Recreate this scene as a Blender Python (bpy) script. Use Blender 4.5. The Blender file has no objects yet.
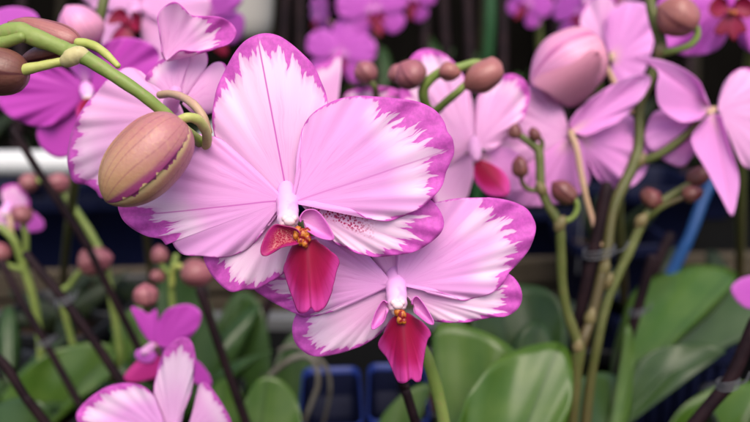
import bpy, math, random
import numpy as np
from mathutils import Vector, Matrix, Euler
random.seed(7)
SC = bpy.context.scene
COL = SC.collection
PI = math.pi

# ------------------------------------------------------------------ camera frame
PITCH = math.radians(15)
CAMZ = 1.25
K = 0.0012                                  # metres per reference unit at one metre
cp, sp_ = math.cos(PITCH), math.sin(PITCH)
BENCH = 0.89                                # bench top height
POTTOP = 0.975

def P(x, y, d):
    u = (211 - y) * K * d
    return np.array([(x - 375) * K * d, d * cp + u * sp_, CAMZ + u * cp - d * sp_])

def local_map(k=0.0003):
    return lambda x, y, d: np.array([x * k, d, -y * k])

# ------------------------------------------------------------------ tagging
ORIG = {}
def tag(o, label=None, cat=None, group=None, kind=None):
    if label: o['label'] = label
    if cat: o['category'] = cat
    if group: o['group'] = group
    if kind: o['kind'] = kind
    return o
def empty(name, loc, label=None, cat=None, group=None):
    o = bpy.data.objects.new(name, None)
    o.empty_display_size = 0.02
    COL.objects.link(o); o.location = loc
    ORIG[o] = np.array(loc, float)
    return tag(o, label, cat, group)

# ------------------------------------------------------------------ node helper
class NT:
    def __init__(s, name):
        s.m = bpy.data.materials.new(name); s.m.use_nodes = True
        s.t = s.m.node_tree; s.t.nodes.clear()
        s.out = s.t.nodes.new('ShaderNodeOutputMaterial')
    def n(s, typ, **kw):
        nd = s.t.nodes.new(typ)
        for k, v in kw.items(): setattr(nd, k, v)
        return nd
    def put(s, sock, v):
        if isinstance(v, bpy.types.NodeSocket): s.t.links.new(v, sock)
        elif isinstance(v, (tuple, list)) and sock.type == 'RGBA': sock.default_value = (v[0], v[1], v[2], 1)
        else: sock.default_value = v
    def math(s, op, a, b=None, c=None, clamp=False):
        nd = s.n('ShaderNodeMath', operation=op); nd.use_clamp = clamp
        s.put(nd.inputs[0], a)
        if b is not None: s.put(nd.inputs[1], b)
        if c is not None: s.put(nd.inputs[2], c)
        return nd.outputs[0]
    def attr(s, name):
        return s.n('ShaderNodeAttribute', attribute_name=name).outputs['Fac']
    def vec(s, x, y, z=0.0):
        nd = s.n('ShaderNodeCombineXYZ')
        s.put(nd.inputs[0], x); s.put(nd.inputs[1], y); s.put(nd.inputs[2], z)
        return nd.outputs[0]
    def noise(s, vec=None, scale=1.0, detail=2.0, rough=0.5):
        nd = s.n('ShaderNodeTexNoise')
        if vec is not None: s.put(nd.inputs['Vector'], vec)
        nd.inputs['Scale'].default_value = scale
        nd.inputs['Detail'].default_value = detail
        nd.inputs['Roughness'].default_value = rough
        return nd.outputs['Fac']
    def mix(s, f, a, b):
        nd = s.n('ShaderNodeMix', data_type='RGBA')
        s.put(nd.inputs[0], f); s.put(nd.inputs[6], a); s.put(nd.inputs[7], b)
        return nd.outputs[2]
    def ss(s, x, lo, hi):
        nd = s.n('ShaderNodeMapRange', interpolation_type='SMOOTHSTEP')
        s.put(nd.inputs[0], x); nd.inputs[1].default_value = lo; nd.inputs[2].default_value = hi
        nd.inputs[3].default_value = 0; nd.inputs[4].default_value = 1
        return nd.outputs[0]
    def objco(s):
        return s.n('ShaderNodeTexCoord').outputs['Object']
    def bump(s, h, strength=0.3, dist=0.001):
        nd = s.n('ShaderNodeBump'); s.put(nd.inputs['Height'], h)
        nd.inputs['Strength'].default_value = strength; nd.inputs['Distance'].default_value = dist
        return nd.outputs[0]
    def bsdf(s, col, rough=0.5, spec=0.3, normal=None, sss=0.0, sssr=(0.002, 0.001, 0.001), coat=0.0, sheen=0.0):
        b = s.n('ShaderNodeBsdfPrincipled')
        s.put(b.inputs['Base Color'], col); s.put(b.inputs['Roughness'], rough)
        b.inputs['Specular IOR Level'].default_value = spec
        if normal is not None: s.put(b.inputs['Normal'], normal)
        if sss:
            b.inputs['Subsurface Weight'].default_value = sss
            b.inputs['Subsurface Radius'].default_value = sssr
            b.inputs['Subsurface Scale'].default_value = 1.0
        b.inputs['Coat Weight'].default_value = coat
        if sheen:
            b.inputs['Sheen Weight'].default_value = sheen
            b.inputs['Sheen Roughness'].default_value = 0.5
        return b
    def finish(s, shader, translucent=None, f=0.3):
        o = shader.outputs[0]
        if translucent is not None:
            tr = s.n('ShaderNodeBsdfTranslucent'); s.put(tr.inputs['Color'], translucent)
            mx = s.n('ShaderNodeMixShader'); mx.inputs[0].default_value = f
            s.t.links.new(o, mx.inputs[1]); s.t.links.new(tr.outputs[0], mx.inputs[2]); o = mx.outputs[0]
        s.t.links.new(o, s.out.inputs['Surface'])
        return s.m

# ------------------------------------------------------------------ materials
def petal_mat(name, white, lilac, margin, vein, seed=0.0, teeth=0.11, spotcol=(0.45, 0.01, 0.13), trans=0.38,
              whitespread=0.20, veinamt=0.42, inner=None):
    N = NT(name)
    t, s, w, rib, spot = [N.attr(a) for a in ('t', 's', 'w', 'rib', 'spot')]
    px, py = N.attr('px'), N.attr('py')
    # jagged margin: noise runs fast along the rim, slowly along the radius
    warp = N.math('MULTIPLY', N.noise(N.vec(N.math('MULTIPLY', px, 0.05), N.math('MULTIPLY', py, 0.05), seed)), 14.0)
    s2 = N.math('ADD', s, warp)
    n1 = N.noise(N.vec(N.math('MULTIPLY', s2, teeth), N.math('MULTIPLY', t, 1.3), seed + 3.1), detail=1.2, rough=0.5)
    n2 = N.noise(N.vec(N.math('MULTIPLY', s2, teeth * 3.3), N.math('MULTIPLY', t, 5.0), seed + 9.0), detail=1.0)
    nn = N.math('ADD', N.math('MULTIPLY_ADD', N.math('SUBTRACT', n1, 0.5), 2.9, 0.5),
                N.math('MULTIPLY', N.math('SUBTRACT', n2, 0.5), 0.9))
    nn = N.math('MAXIMUM', nn, -0.12)
    edge = N.math('MULTIPLY_ADD', w, N.math('MULTIPLY_ADD', nn, 0.9, 0.40), -1.009)      # -(1 - w*(..))
    d = N.math('ADD', t, edge)
    mask = N.math('MAXIMUM', N.ss(d, -0.012, 0.016), N.math('MULTIPLY', N.math('MULTIPLY', N.ss(d, -0.085, 0.0), 0.30), N.ss(w, 0.02, 0.10)))
    # body: whiter towards the flares, lilac towards the heart
    dw = N.math('ADD', t, N.math('MULTIPLY_ADD', w, 0.9, -1.0))
    big = N.noise(N.vec(N.math('MULTIPLY', px, 0.012), N.math('MULTIPLY', py, 0.012), seed + 5), detail=2)
    wf = N.ss(N.math('ADD', dw, N.math('MULTIPLY', N.math('SUBTRACT', big, 0.5), 0.5)), -whitespread - 0.1, -0.02)
    wf = N.math('MULTIPLY', wf, N.ss(w, 0.02, 0.10))
    body = N.mix(wf, lilac, white)
    # veins fanning from the base
    vw = N.noise(N.vec(N.math('MULTIPLY', s2, 0.16), N.math('MULTIPLY', t, 0.8), seed + 20), detail=2.0, rough=0.6)
    vm = N.math('SUBTRACT', 1.0, N.ss(N.math('ABSOLUTE', N.math('SUBTRACT', vw, 0.5)), 0.0, 0.026))
    vm = N.math('MULTIPLY', vm, N.math('MULTIPLY', N.ss(t, 0.95, 0.1), veinamt))
    body = N.mix(vm, body, vein)
    if inner is not None:
        body = N.mix(N.math('MULTIPLY', N.ss(t, 0.32, 0.02), 0.8), body, inner)
    mot = N.noise(N.vec(N.math('MULTIPLY', px, 0.16), N.math('MULTIPLY', py, 0.16), seed + 2), detail=3, rough=0.65)
    mg = N.mix(N.ss(mot, 0.25, 0.8), tuple(c * 0.84 for c in margin), tuple(min(1, c * 1.15 + 0.012) for c in margin))
    col = N.mix(mask, body, mg)
    # midrib stripe
    rs = N.math('MULTIPLY', N.math('SUBTRACT', 1.0, N.ss(N.math('ABSOLUTE', N.math('ADD', rib, N.math('MULTIPLY', N.math('SUBTRACT', big, .5), 3.0))), 0.35, 1.25)), N.attr('ribw'))
    col = N.mix(rs, col, vein)
    # dark freckles
    vo = N.n('ShaderNodeTexVoronoi'); vo.inputs['Scale'].default_value = 0.42
    N.put(vo.inputs['Vector'], N.vec(px, py, 0))
    dots = N.math('MULTIPLY', N.math('SUBTRACT', 1.0, N.ss(vo.outputs['Distance'], 0.34, 0.58)), spot)
    col = N.mix(dots, col, spotcol)
    hb = N.math('ADD', N.math('MULTIPLY', N.noise(N.vec(N.math('MULTIPLY', s2, 0.20), N.math('MULTIPLY', t, 1.0), seed), detail=3, rough=.6), 1.0),
                N.math('MULTIPLY', N.noise(N.vec(px, py, 0), scale=0.9, detail=1), 0.22))
    nb = N.bump(hb, 0.05, 0.0007)
    b = N.bsdf(col, 0.5, 0.3, nb, sheen=0.12)
    return N.finish(b, col, trans)

WHITE = (0.86, 0.62, 0.80)
LILAC = (0.79, 0.38, 0.73)
MARG = (0.62, 0.095, 0.51)
VEIN = (0.56, 0.10, 0.46)
M_BI = petal_mat('white_magenta_petal', WHITE, LILAC, MARG, VEIN, 0.0)
M_BI2 = petal_mat('white_magenta_petal_b', WHITE, LILAC, MARG, VEIN, 31.0)
M_BI3 = petal_mat('white_magenta_petal_c', (0.86, 0.58, 0.77), (0.79, 0.41, 0.70), MARG, VEIN, 57.0)
M_SEP = petal_mat('white_magenta_sepal', (0.87, 0.64, 0.80), (0.80, 0.45, 0.72), MARG, VEIN, 12.0, whitespread=0.5)
M_BACK = petal_mat('pale_purple_petal_back', (0.86, 0.46, 0.82), (0.78, 0.32, 0.71), (0.80, 0.36, 0.74), (0.52, 0.15, 0.42), 70.0, veinamt=0.45, inner=(0.78, 0.48, 0.54), trans=.42)
M_BUDSEP = petal_mat('rosy_bud_sepal', (0.62, 0.28, 0.44), (0.56, 0.22, 0.33), (0.60, 0.24, 0.46), (0.36, 0.08, 0.20), 83.0, veinamt=0.5)
M_MAG = petal_mat('magenta_petal', (0.58, 0.11, 0.55), (0.56, 0.10, 0.54), (0.60, 0.14, 0.58), (0.40, 0.03, 0.36), 90.0, veinamt=0.5, inner=(0.74, 0.36, 0.62))
M_MAGD = petal_mat('deep_magenta_petal', (0.52, 0.06, 0.45), (0.50, 0.05, 0.44), (0.56, 0.08, 0.50), (0.36, 0.02, 0.30), 99.0, veinamt=0.4)

def lip_mat():
    N = NT('crimson_lip'); t, px, py = N.attr('t'), N.attr('px'), N.attr('py'); rib = N.attr('rib'); s = N.attr('s')
    vn0 = N.noise(N.vec(N.math('MULTIPLY', px, 0.06), N.math('MULTIPLY', py, 0.06), 3), detail=2)
    c = N.mix(N.ss(t, 0.25, 1.0), (0.25, 0.002, 0.032), (0.40, 0.007, 0.11))
    c = N.mix(N.ss(N.math('ADD', t, N.math('MULTIPLY', vn0, .16)), 0.70, 1.08), c, (0.56, 0.05, 0.30))
    vn = N.noise(N.vec(N.math('MULTIPLY', s, 0.22), N.math('MULTIPLY', t, 1.0), 0), detail=2)
    c = N.mix(N.math('MULTIPLY', N.ss(vn, 0.45, 0.7), 0.25), c, (0.22, 0.002, 0.03))
    c = N.mix(N.math('MULTIPLY', N.math('SUBTRACT', 1.0, N.ss(N.math('ABSOLUTE', rib), 0.3, 1.4)), 0.5), c, (0.18, 0.002, 0.03))
    h = N.noise(N.vec(N.math('MULTIPLY', s, 0.3), N.math('MULTIPLY', t, 2.0), 0), detail=3)
    return N.finish(N.bsdf(c, 0.5, 0.2, N.bump(h, 0.15, 0.0005)), c, 0.2)
M_LIP = lip_mat()
def lobe_mat(name, base, edge, spots):
    N = NT(name); t, px, py = N.attr('t'), N.attr('px'), N.attr('py')
    c = N.mix(N.ss(t, 0.35, 0.95), base, edge)
    if spots:
        vo = N.n('ShaderNodeTexVoronoi', feature='DISTANCE_TO_EDGE'); vo.inputs['Scale'].default_value = 0.42
        nz = N.noise(N.vec(px, py, 0), scale=0.25)
        N.put(vo.inputs['Vector'], N.vec(N.math('MULTIPLY_ADD', nz, 5.0, px), N.math('MULTIPLY_ADD', nz, 3.0, py), 0))
        m = N.math('MULTIPLY', N.math('SUBTRACT', 1.0, N.ss(vo.outputs['Distance'], 0.02, 0.085)), N.ss(t, 0.85, 0.5))
        c = N.mix(m, N.mix(N.ss(t, 0.5, 0.95), (0.34, 0.006, 0.05), (0.36, 0.012, 0.14)), (0.58, 0.19, 0.20))
    h = N.noise(N.vec(px, py, 0), scale=0.3, detail=3)
    return N.finish(N.bsdf(c, 0.45, 0.3, N.bump(h, 0.3, 0.0005)), c, 0.25)
M_LOBE_S = lobe_mat('spotted_crimson_lobe', (0.7, 0.3, 0.3), (0.45, 0.02, 0.16), True)
M_LOBE_P = lobe_mat('pink_side_lobe', (0.72, 0.28, 0.60), (0.62, 0.14, 0.50), False)
M_LIPD = lobe_mat('deep_red_lip', (0.24, 0.004, 0.045), (0.20, 0.003, 0.03), False)
def callus_mat():
    N = NT('orange_spotted_callus'); co = N.objco()
    n = N.noise(co, 700, 3, 0.6)
    c = N.mix(N.ss(n, 0.45, 0.55), (0.20, 0.006, 0.012), (0.42, 0.13, 0.015))
    return N.finish(N.bsdf(c, 0.4, 0.4, N.bump(n, 0.2, 0.001)))
M_CAL = callus_mat()
def column_mat():
    N = NT('white_column'); t = N.attr('t'); s = N.attr('s')
    n = N.noise(N.objco(), 260, 2)
    c = N.mix(N.ss(t, 0.55, 1.0), (0.71, 0.33, 0.65), (0.66, 0.45, 0.60))
    pm = N.math('MULTIPLY', N.ss(n, 0.52, 0.66), N.math('MULTIPLY', N.ss(t, 0.2, 0.5), N.ss(t, 0.95, 0.75)))
    c = N.mix(N.math('MULTIPLY', pm, 0.7), c, (0.62, 0.24, 0.60))
    c = N.mix(N.math('MULTIPLY', N.ss(t, 0.84, 0.95), 0.55), c, (0.72, 0.58, 0.42))
    return N.finish(N.bsdf(c, 0.5, 0.2, sss=0.1, sssr=(0.002, 0.001, 0.001)))
M_COLUMN = column_mat()

def stem_mat(name, c1, c2, c3, rough=0.45, sc=60, spec=0.3, brown=None):
    N = NT(name); co = N.objco()
    n = N.noise(co, sc, 3, 0.6); n2 = N.noise(co, sc * 9, 2)
    c = N.mix(N.ss(n, 0.35, 0.65), c1, c2)
    c = N.mix(N.math('MULTIPLY', N.ss(n2, 0.56, 0.72), 0.6), c, c3)
    if brown: c = N.mix(N.math('MULTIPLY', N.ss(N.math('ADD', N.attr('t'), N.math('MULTIPLY', n, .3)), 0.45, 1.0), 0.8), c, brown)
    return N.finish(N.bsdf(c, rough, spec, N.bump(n2, 0.25, 0.0006), sss=0.1 if spec > .2 else 0))
M_STEM = stem_mat('green_stem', (0.15, 0.21, 0.045), (0.20, 0.25, 0.065), (0.21, 0.19, 0.07))
M_STEMD = stem_mat('olive_stem', (0.075, 0.090, 0.022), (0.105, 0.115, 0.034), (0.10, 0.065, 0.025), brown=(0.055, 0.032, 0.014))
M_STEMB = stem_mat('brownish_stem', (0.012, 0.009, 0.006), (0.02, 0.017, 0.007), (0.012, 0.006, 0.006), 0.7, spec=.1)
M_PED = stem_mat('yellow_green_pedicel', (0.29, 0.33, 0.07), (0.38, 0.38, 0.12), (0.33, 0.29, 0.09))
M_PEDP = stem_mat('cream_pedicel', (0.38, 0.25, 0.15), (0.42, 0.27, 0.19), (0.40, 0.20, 0.20))
M_BRACT = stem_mat('dry_bract', (0.46, 0.38, 0.20), (0.40, 0.36, 0.16), (0.30, 0.20, 0.10))
M_BRACT2 = stem_mat('papery_bract', (0.16, 0.12, 0.055), (0.11, 0.10, 0.035), (0.14, 0.07, 0.03))
M_ROOT = stem_mat('grey_aerial_root', (0.13, 0.12, 0.10), (0.09, 0.08, 0.06), (0.06, 0.045, 0.03), 0.8, spec=.1)
M_STAKE = stem_mat('dark_cane', (0.010, 0.0045, 0.0065), (0.018, 0.008, 0.010), (0.006, 0.003, 0.004), 0.55, spec=.12)
M_STAKEG = stem_mat('green_cane', (0.008, 0.05, 0.012), (0.012, 0.06, 0.016), (0.008, 0.03, 0.01), 0.5)

def bud_mat(name, a, b, seam, pale, big=False):
    N = NT(name); t, s = N.attr('t'), N.attr('s'); px = N.attr('px')
    sd = N.math('SUBTRACT', s, px)                       # degrees from the seam
    n = N.noise(N.vec(N.math('MULTIPLY', s, 0.045), N.math('MULTIPLY', t, 1.2), 0), detail=2.5, rough=.6)
    g = N.noise(N.objco(), 900, 2)
    c = N.mix(N.ss(N.math('ADD', t, N.math('MULTIPLY', N.math('SUBTRACT', n, .5), .5)), 0.15, 0.95), a, b)
    vs = N.math('ABSOLUTE', N.math('SUBTRACT', N.math('FRACT', N.math('MULTIPLY', N.math('MULTIPLY_ADD', N.noise(N.vec(N.math('MULTIPLY', s, .02), N.math('MULTIPLY', t, .7), 8), detail=1), 46.0, s), 1 / 21.0)), 0.5))
    c = N.mix(N.math('MULTIPLY', N.math('SUBTRACT', 1.0, N.ss(vs, 0.0, 0.13)), N.math('MULTIPLY_ADD', n, 1.0, 0.05)), c, (a[0] * .62, a[1] * .45, a[2] * .6))
    c = N.mix(N.math('MULTIPLY', N.ss(g, 0.45, 0.75), 0.3), c, tuple(min(1, x * 1.25) for x in b))
    if big:
        jag = N.noise(N.vec(N.math('MULTIPLY', t, 13.0), N.math('MULTIPLY', s, 0.012), 4.0), detail=2.5)
        j = N.math('MULTIPLY_ADD', N.math('SUBTRACT', jag, 0.54), 52.0, sd)
        st = N.math('MULTIPLY', N.ss(N.math('ADD', N.math('MULTIPLY_ADD', t, 20.0, -1.0), sd), -11.0, 6.0), N.math('SUBTRACT', 1.0, N.ss(j, 0.0, 1.5)))
        st = N.math('MULTIPLY', st, N.ss(t, 0.10, 0.3))
        pl = N.math('MULTIPLY', N.ss(j, 0.0, 1.5), N.math('SUBTRACT', 1.0, N.ss(sd, 6.0, 20.0)))
        dk = N.math('MULTIPLY', N.math('SUBTRACT', 1.0, N.ss(N.math('ABSOLUTE', N.math('SUBTRACT', sd, 15.0)), 0.5, 1.6)), N.ss(jag, 0.52, 0.6))
        c = N.mix(pl, c, pale); c = N.mix(st, c, seam)
    else:
        c = N.mix(N.math('MULTIPLY', N.math('SUBTRACT', 1.0, N.ss(N.math('ABSOLUTE', sd), 2.0, 8.0)), 0.75), c, seam)
    return N.finish(N.bsdf(c, 0.38, 0.4, N.bump(g, 0.25, 0.0005), sss=0.2, sssr=(0.003, 0.001, 0.001)))
M_BUDBIG = bud_mat('ochre_pink_bud', (0.35, 0.13, 0.14), (0.35, 0.20, 0.105), (0.25, 0.04, 0.14), (0.52, 0.37, 0.19), True)
M_BUD = bud_mat('brown_pink_bud', (0.30, 0.11, 0.105), (0.26, 0.095, 0.08), (0.12, 0.025, 0.035), (0.5, 0.4, 0.2))
M_BUDD = bud_mat('plum_brown_bud', (0.15, 0.06, 0.045), (0.14, 0.036, 0.04), (0.06, 0.01, 0.018), (0.5, 0.4, 0.2))
M_BUDP = bud_mat('pink_bud', (0.58, 0.24, 0.34), (0.60, 0.24, 0.44), (0.34, 0.06, 0.22), (0.7, 0.5, 0.4))
M_BUDR = bud_mat('rosy_bud', (0.23, 0.085, 0.085), (0.27, 0.085, 0.105), (0.13, 0.03, 0.045), (0.7, 0.5, 0.4))

def leaf_mat(name, c1, c2, rough=0.30):
    N = NT(name); t, s, rib, px, py = [N.attr(a) for a in ('t', 's', 'rib', 'px', 'py')]
    n = N.noise(N.vec(N.math('MULTIPLY', px, 0.03), N.math('MULTIPLY', py, 0.03), 2), detail=3)
    c = N.mix(N.ss(n, 0.3, 0.7), c1, c2)
    c = N.mix(N.math('MULTIPLY', N.math('SUBTRACT', 1.0, N.ss(N.math('ABSOLUTE', rib), 0.5, 2.5)), 0.5), c, tuple(x * 0.55 for x in c1))
    v = N.noise(N.vec(N.math('MULTIPLY', rib, 0.5), 0, 0), detail=2)
    c = N.mix(N.math('MULTIPLY', N.ss(v, 0.5, 0.7), 0.25), c, tuple(x * 1.3 for x in c2))
    return N.finish(N.bsdf(c, rough, 0.32, N.bump(N.math('ADD', v, n), 0.05, 0.001)), c, 0.15)
M_LEAF = leaf_mat('orchid_leaf', (0.036, 0.084, 0.009), (0.060, 0.110, 0.017))
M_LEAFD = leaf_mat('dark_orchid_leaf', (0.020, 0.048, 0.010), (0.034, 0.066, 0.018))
M_LEAFF = leaf_mat('far_orchid_leaf', (0.008, 0.015, 0.005), (0.016, 0.025, 0.008), 0.6)  # far copy of the leaf green, background gloom darkened into the colour

def plain(name, c, rough=0.5, spec=0.4, var=0.2, sc=30, bump=0.1):
    N = NT(name); n = N.noise(N.objco(), sc, 4, 0.6)
    col = N.mix(n, tuple(x * (1 - var) for x in c), tuple(min(1, x * (1 + var)) for x in c))
    return N.finish(N.bsdf(col, rough, spec, N.bump(n, bump, 0.002)))
M_BLUE = plain('blue_plastic', (0.008, 0.018, 0.11), 0.45, 0.3, 0.25)
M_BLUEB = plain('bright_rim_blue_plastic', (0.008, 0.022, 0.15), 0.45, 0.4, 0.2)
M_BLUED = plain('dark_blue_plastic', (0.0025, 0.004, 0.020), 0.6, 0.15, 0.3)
M_BLUEST = plain('bright_blue_plastic', (0.007, 0.050, 0.17), 0.4, 0.5, 0.15)
M_BARK = plain('bark_mix', (0.035, 0.02, 0.012), 0.9, 0.1, 0.8, 160, 1.0)
M_WHITEP = plain('white_enamel', (0.50, 0.50, 0.50), 0.4, 0.5, 0.06, 20)
M_WHITEPOT = plain('off_white_ceramic', (0.40, 0.375, 0.34), 0.5, 0.4, 0.06, 20)
M_GREY = plain('galvanised_metal', (0.10, 0.102, 0.108), 0.5, 0.5, 0.25, 40)
M_WIRE = plain('wire', (0.10, 0.10, 0.11), 0.4, 0.5)
M_WIREP = plain('pale_clip', (0.07, 0.072, 0.08), 0.5, 0.5)
M_TOP = plain('black_capillary_matting', (0.004, 0.004, 0.004), 0.95, 0.03, 0.5, 200, 0.6)
M_GROUND = plain('dark_ground', (0.02, 0.018, 0.015), 0.9, 0.1, 0.5, 12, 0.5)  # floor in one dark tone, mottled at random
M_BACKDROP = plain('dark_backdrop_shade', (0.0035, 0.003, 0.0025), 0.95, 0.02, 0.6, 9, 0.4)  # near-black so the added backdrop looks deeply shaded
M_YEL = plain('yellow_card', (0.60, 0.42, 0.03), 0.6)
def wood_mat():
    N = NT('weathered_wood'); co = N.objco()
    mp = N.n('ShaderNodeMapping'); mp.inputs['Scale'].default_value = (4, 60, 60); N.put(mp.inputs[0], co)
    n = N.noise(mp.outputs[0], 1.0, 5, 0.65)
    c = N.mix(N.ss(n, 0.3, 0.7), (0.030, 0.024, 0.016), (0.075, 0.058, 0.040))
    return N.finish(N.bsdf(c, 0.85, 0.15, N.bump(n, 0.5, 0.002)))
M_WOOD = wood_mat()

# ------------------------------------------------------------------ mesh builder
ATT = ('t', 's', 'w', 'rib', 'ribw', 'spot', 'px', 'py')
def spline(pts, step):
    a = np.array(pts, float)
    a = np.vstack([2 * a[0] - a[1], a, 2 * a[-1] - a[-2]])
    out = []
    for i in range(1, len(a) - 2):
        p0, p1, p2, p3 = a[i - 1], a[i], a[i + 1], a[i + 2]
        n = max(2, int(np.hypot(*(p2 - p1)[:2]) / step))
        for k in range(n):
            u = k / n
            out.append(0.5 * (2 * p1 + (p2 - p0) * u + (2 * p0 - 5 * p1 + 4 * p2 - p3) * u * u + (3 * p1 - p0 - 3 * p2 + p3) * u ** 3))
    out.append(a[-2])
    return np.array(out)

class MB:
    def __init__(s):
        s.v = []; s.f = []; s.fm = []; s.flat = []; s.a = {k: [] for k in ATT}; s.n = 0; s.mats = []
    def mi(s, m):
        if m not in s.mats: s.mats.append(m)
        return s.mats.index(m)
    def addv(me_, V, **at):
        V = np.asarray(V, float).reshape(-1, 3); n = len(V); i0 = me_.n
        me_.v.append(V); me_.n += n
        for k in ATT:
            x = at.get(k, 0.0); me_.a[k].append(np.broadcast_to(np.asarray(x, float), (n,)).copy())
        return i0
    def addf(s, f, m, flat=False):
        s.f.append(tuple(int(i) for i in f)); s.fm.append(m); s.flat.append(flat)
    # petal / leaf: a fan of rays from the base to a traced outline, given depth, bow, ruffle and thickness
    def fan(s, mat, base, outline, D0, gx=0, gy=0, bow=0, ruf=0, rl=45, fold=0, cup=0, tip=None, ribw=0, spot=None,
            th=0.0007, step=2.2, M=22, mp=P, t0=0.012, w0=0.1, ph=0.0, twist=0):
        ol = [(p[0], p[1], (p[2] if len(p) > 2 else w0) * 0.88) for p in outline]
        O = spline(ol, step); n = len(O)
        seg = np.hypot(np.diff(O[:, 0]), np.diff(O[:, 1])); S = np.concatenate([[0], np.cumsum(seg)])
        b = np.array(base[:2], float)
        if tip is None:
            tip = O[np.argmax(np.hypot(O[:, 0] - b[0], O[:, 1] - b[1])), :2]
        ax = np.array(tip, float)[:2] - b; R = np.hypot(*ax); ax /= R
        T = np.linspace(t0, 1, M) ** 0.85; T[0] = t0
        X = b[0] + (O[None, :, 0] - b[0]) * T[:, None]; Y = b[1] + (O[None, :, 1] - b[1]) * T[:, None]
        TT = np.repeat(T[:, None], n, 1); SS = np.repeat(S[None, :], M, 0); W = np.repeat(np.clip(O[None, :, 2], 0.0, 1), M, 0)
        dx, dy = X - b[0], Y - b[1]
        rib = dx * (-ax[1]) + dy * ax[0]
        D = D0 + gx * dx + gy * dy + bow * TT ** 2 + fold * np.sqrt(rib ** 2 + 4) + cup * (rib / R) ** 2
        D = D + ruf * TT ** 3 * (np.sin(2 * PI * SS / rl + ph) + 0.5 * np.sin(2 * PI * SS / (rl * 0.43) + 2 * ph + 1))
        D = D + 0.35 * ruf * TT * np.sin(X * 0.05 + ph) * np.cos(Y * 0.043 + ph)
        V = np.zeros((M, n, 3))
        for i in range(M):
            for j in range(n): V[i, j] = mp(X[i, j], Y[i, j], D[i, j])
        du = np.gradient(V, axis=0); dv = np.gradient(V, axis=1)
        N = np.cross(du, dv); N /= (np.linalg.norm(N, axis=2, keepdims=True) + 1e-12)
        V2 = V + N * (th * (1.0 - 0.72 * TT ** 4))[:, :, None]
        at = dict(t=TT.ravel(), s=SS.ravel(), w=W.ravel(), rib=rib.ravel(), ribw=ribw, px=X.ravel(), py=Y.ravel())
        at['spot'] = np.array([spot(x, y) for x, y in zip(X.ravel(), Y.ravel())]) if spot else 0.0
        a = s.addv(V.reshape(-1, 3), **at); c = s.addv(V2.reshape(-1, 3), **at); m = s.mi(mat)
        for i in range(M - 1):
            for j in range(n - 1):
                q = (i * n + j, i * n + j + 1, (i + 1) * n + j + 1, (i + 1) * n + j)
                s.addf([a + k for k in q], m); s.addf([c + k for k in q[::-1]], m)
        rim = [(M - 1) * n + j for j in range(n)]
        side = [i * n for i in range(M)]; side2 = [i * n + n - 1 for i in range(M)]; inn = list(range(n))
        for L in (rim, side, side2, inn):
            for k in range(len(L) - 1):
                s.addf((a + L[k], a + L[k + 1], c + L[k + 1], c + L[k]), m, True)
        return s
    # tube through (x, y, d, r) points; r in reference units at that depth
    def tube(s, mat, pts, mp=P, seg=12, sub=6, cap=True, kr=None, wob=.03):
        C = spline_n([p for p in pts], sub)
        if mp is None: Wd = C[:, :3]; Rr = C[:, 3]
        else:
            Wd = np.array([mp(*c[:3]) for c in C]); Rr = C[:, 3] * (K * C[:, 2] if kr is None else kr)
        if cap:
            for end in (0, -1):
                d = Wd[end] - Wd[1 if end == 0 else -2]; d /= np.linalg.norm(d) + 1e-12; r = Rr[end]
                ex = [(Wd[end] + d * r * math.sin(q) * 0.8, r * math.cos(q)) for q in (0.5, 0.95, 1.3, 1.52)]
                ep = np.array([e[0] for e in ex]); er = np.array([e[1] for e in ex])
                if end == 0: Wd = np.vstack([ep[::-1], Wd]); Rr = np.concatenate([er[::-1], Rr])
                else: Wd = np.vstack([Wd, ep]); Rr = np.concatenate([Rr, er])
        Rr = Rr * (1 + wob * np.sin(np.arange(len(Rr)) * .9 + len(Rr)) + wob * .8 * np.sin(np.arange(len(Rr)) * .37))
        n = len(Wd); tg = np.gradient(Wd, axis=0); tg /= np.linalg.norm(tg, axis=1, keepdims=True) + 1e-12
        up = np.array([0, 0, 1.0]) if abs(tg[0][2]) < 0.9 else np.array([1.0, 0, 0])
        u = np.cross(tg[0], up); u /= np.linalg.norm(u)
        L = np.concatenate([[0], np.cumsum(np.linalg.norm(np.diff(Wd, axis=0), axis=1))])
        V = []; TT = []; SS = []
        for i in range(n):
            u = u - tg[i] * np.dot(u, tg[i]); u /= np.linalg.norm(u) + 1e-12; v = np.cross(tg[i], u)
            for j in range(seg):
                a = 2 * PI * j / seg
                V.append(Wd[i] + (u * math.cos(a) + v * math.sin(a)) * Rr[i]); TT.append(L[i] / L[-1]); SS.append(a * 57.3)
        b = s.addv(V, t=TT, s=SS); m = s.mi(mat)
        for i in range(n - 1):
            for j in range(seg):
                k = (j + 1) % seg
                s.addf((b + i * seg + j, b + i * seg + k, b + (i + 1) * seg + k, b + (i + 1) * seg + j), m)
        s.addf([b + j for j in range(seg)][::-1], m); s.addf([b + (n - 1) * seg + j for j in range(seg)], m)
        return s
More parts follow.
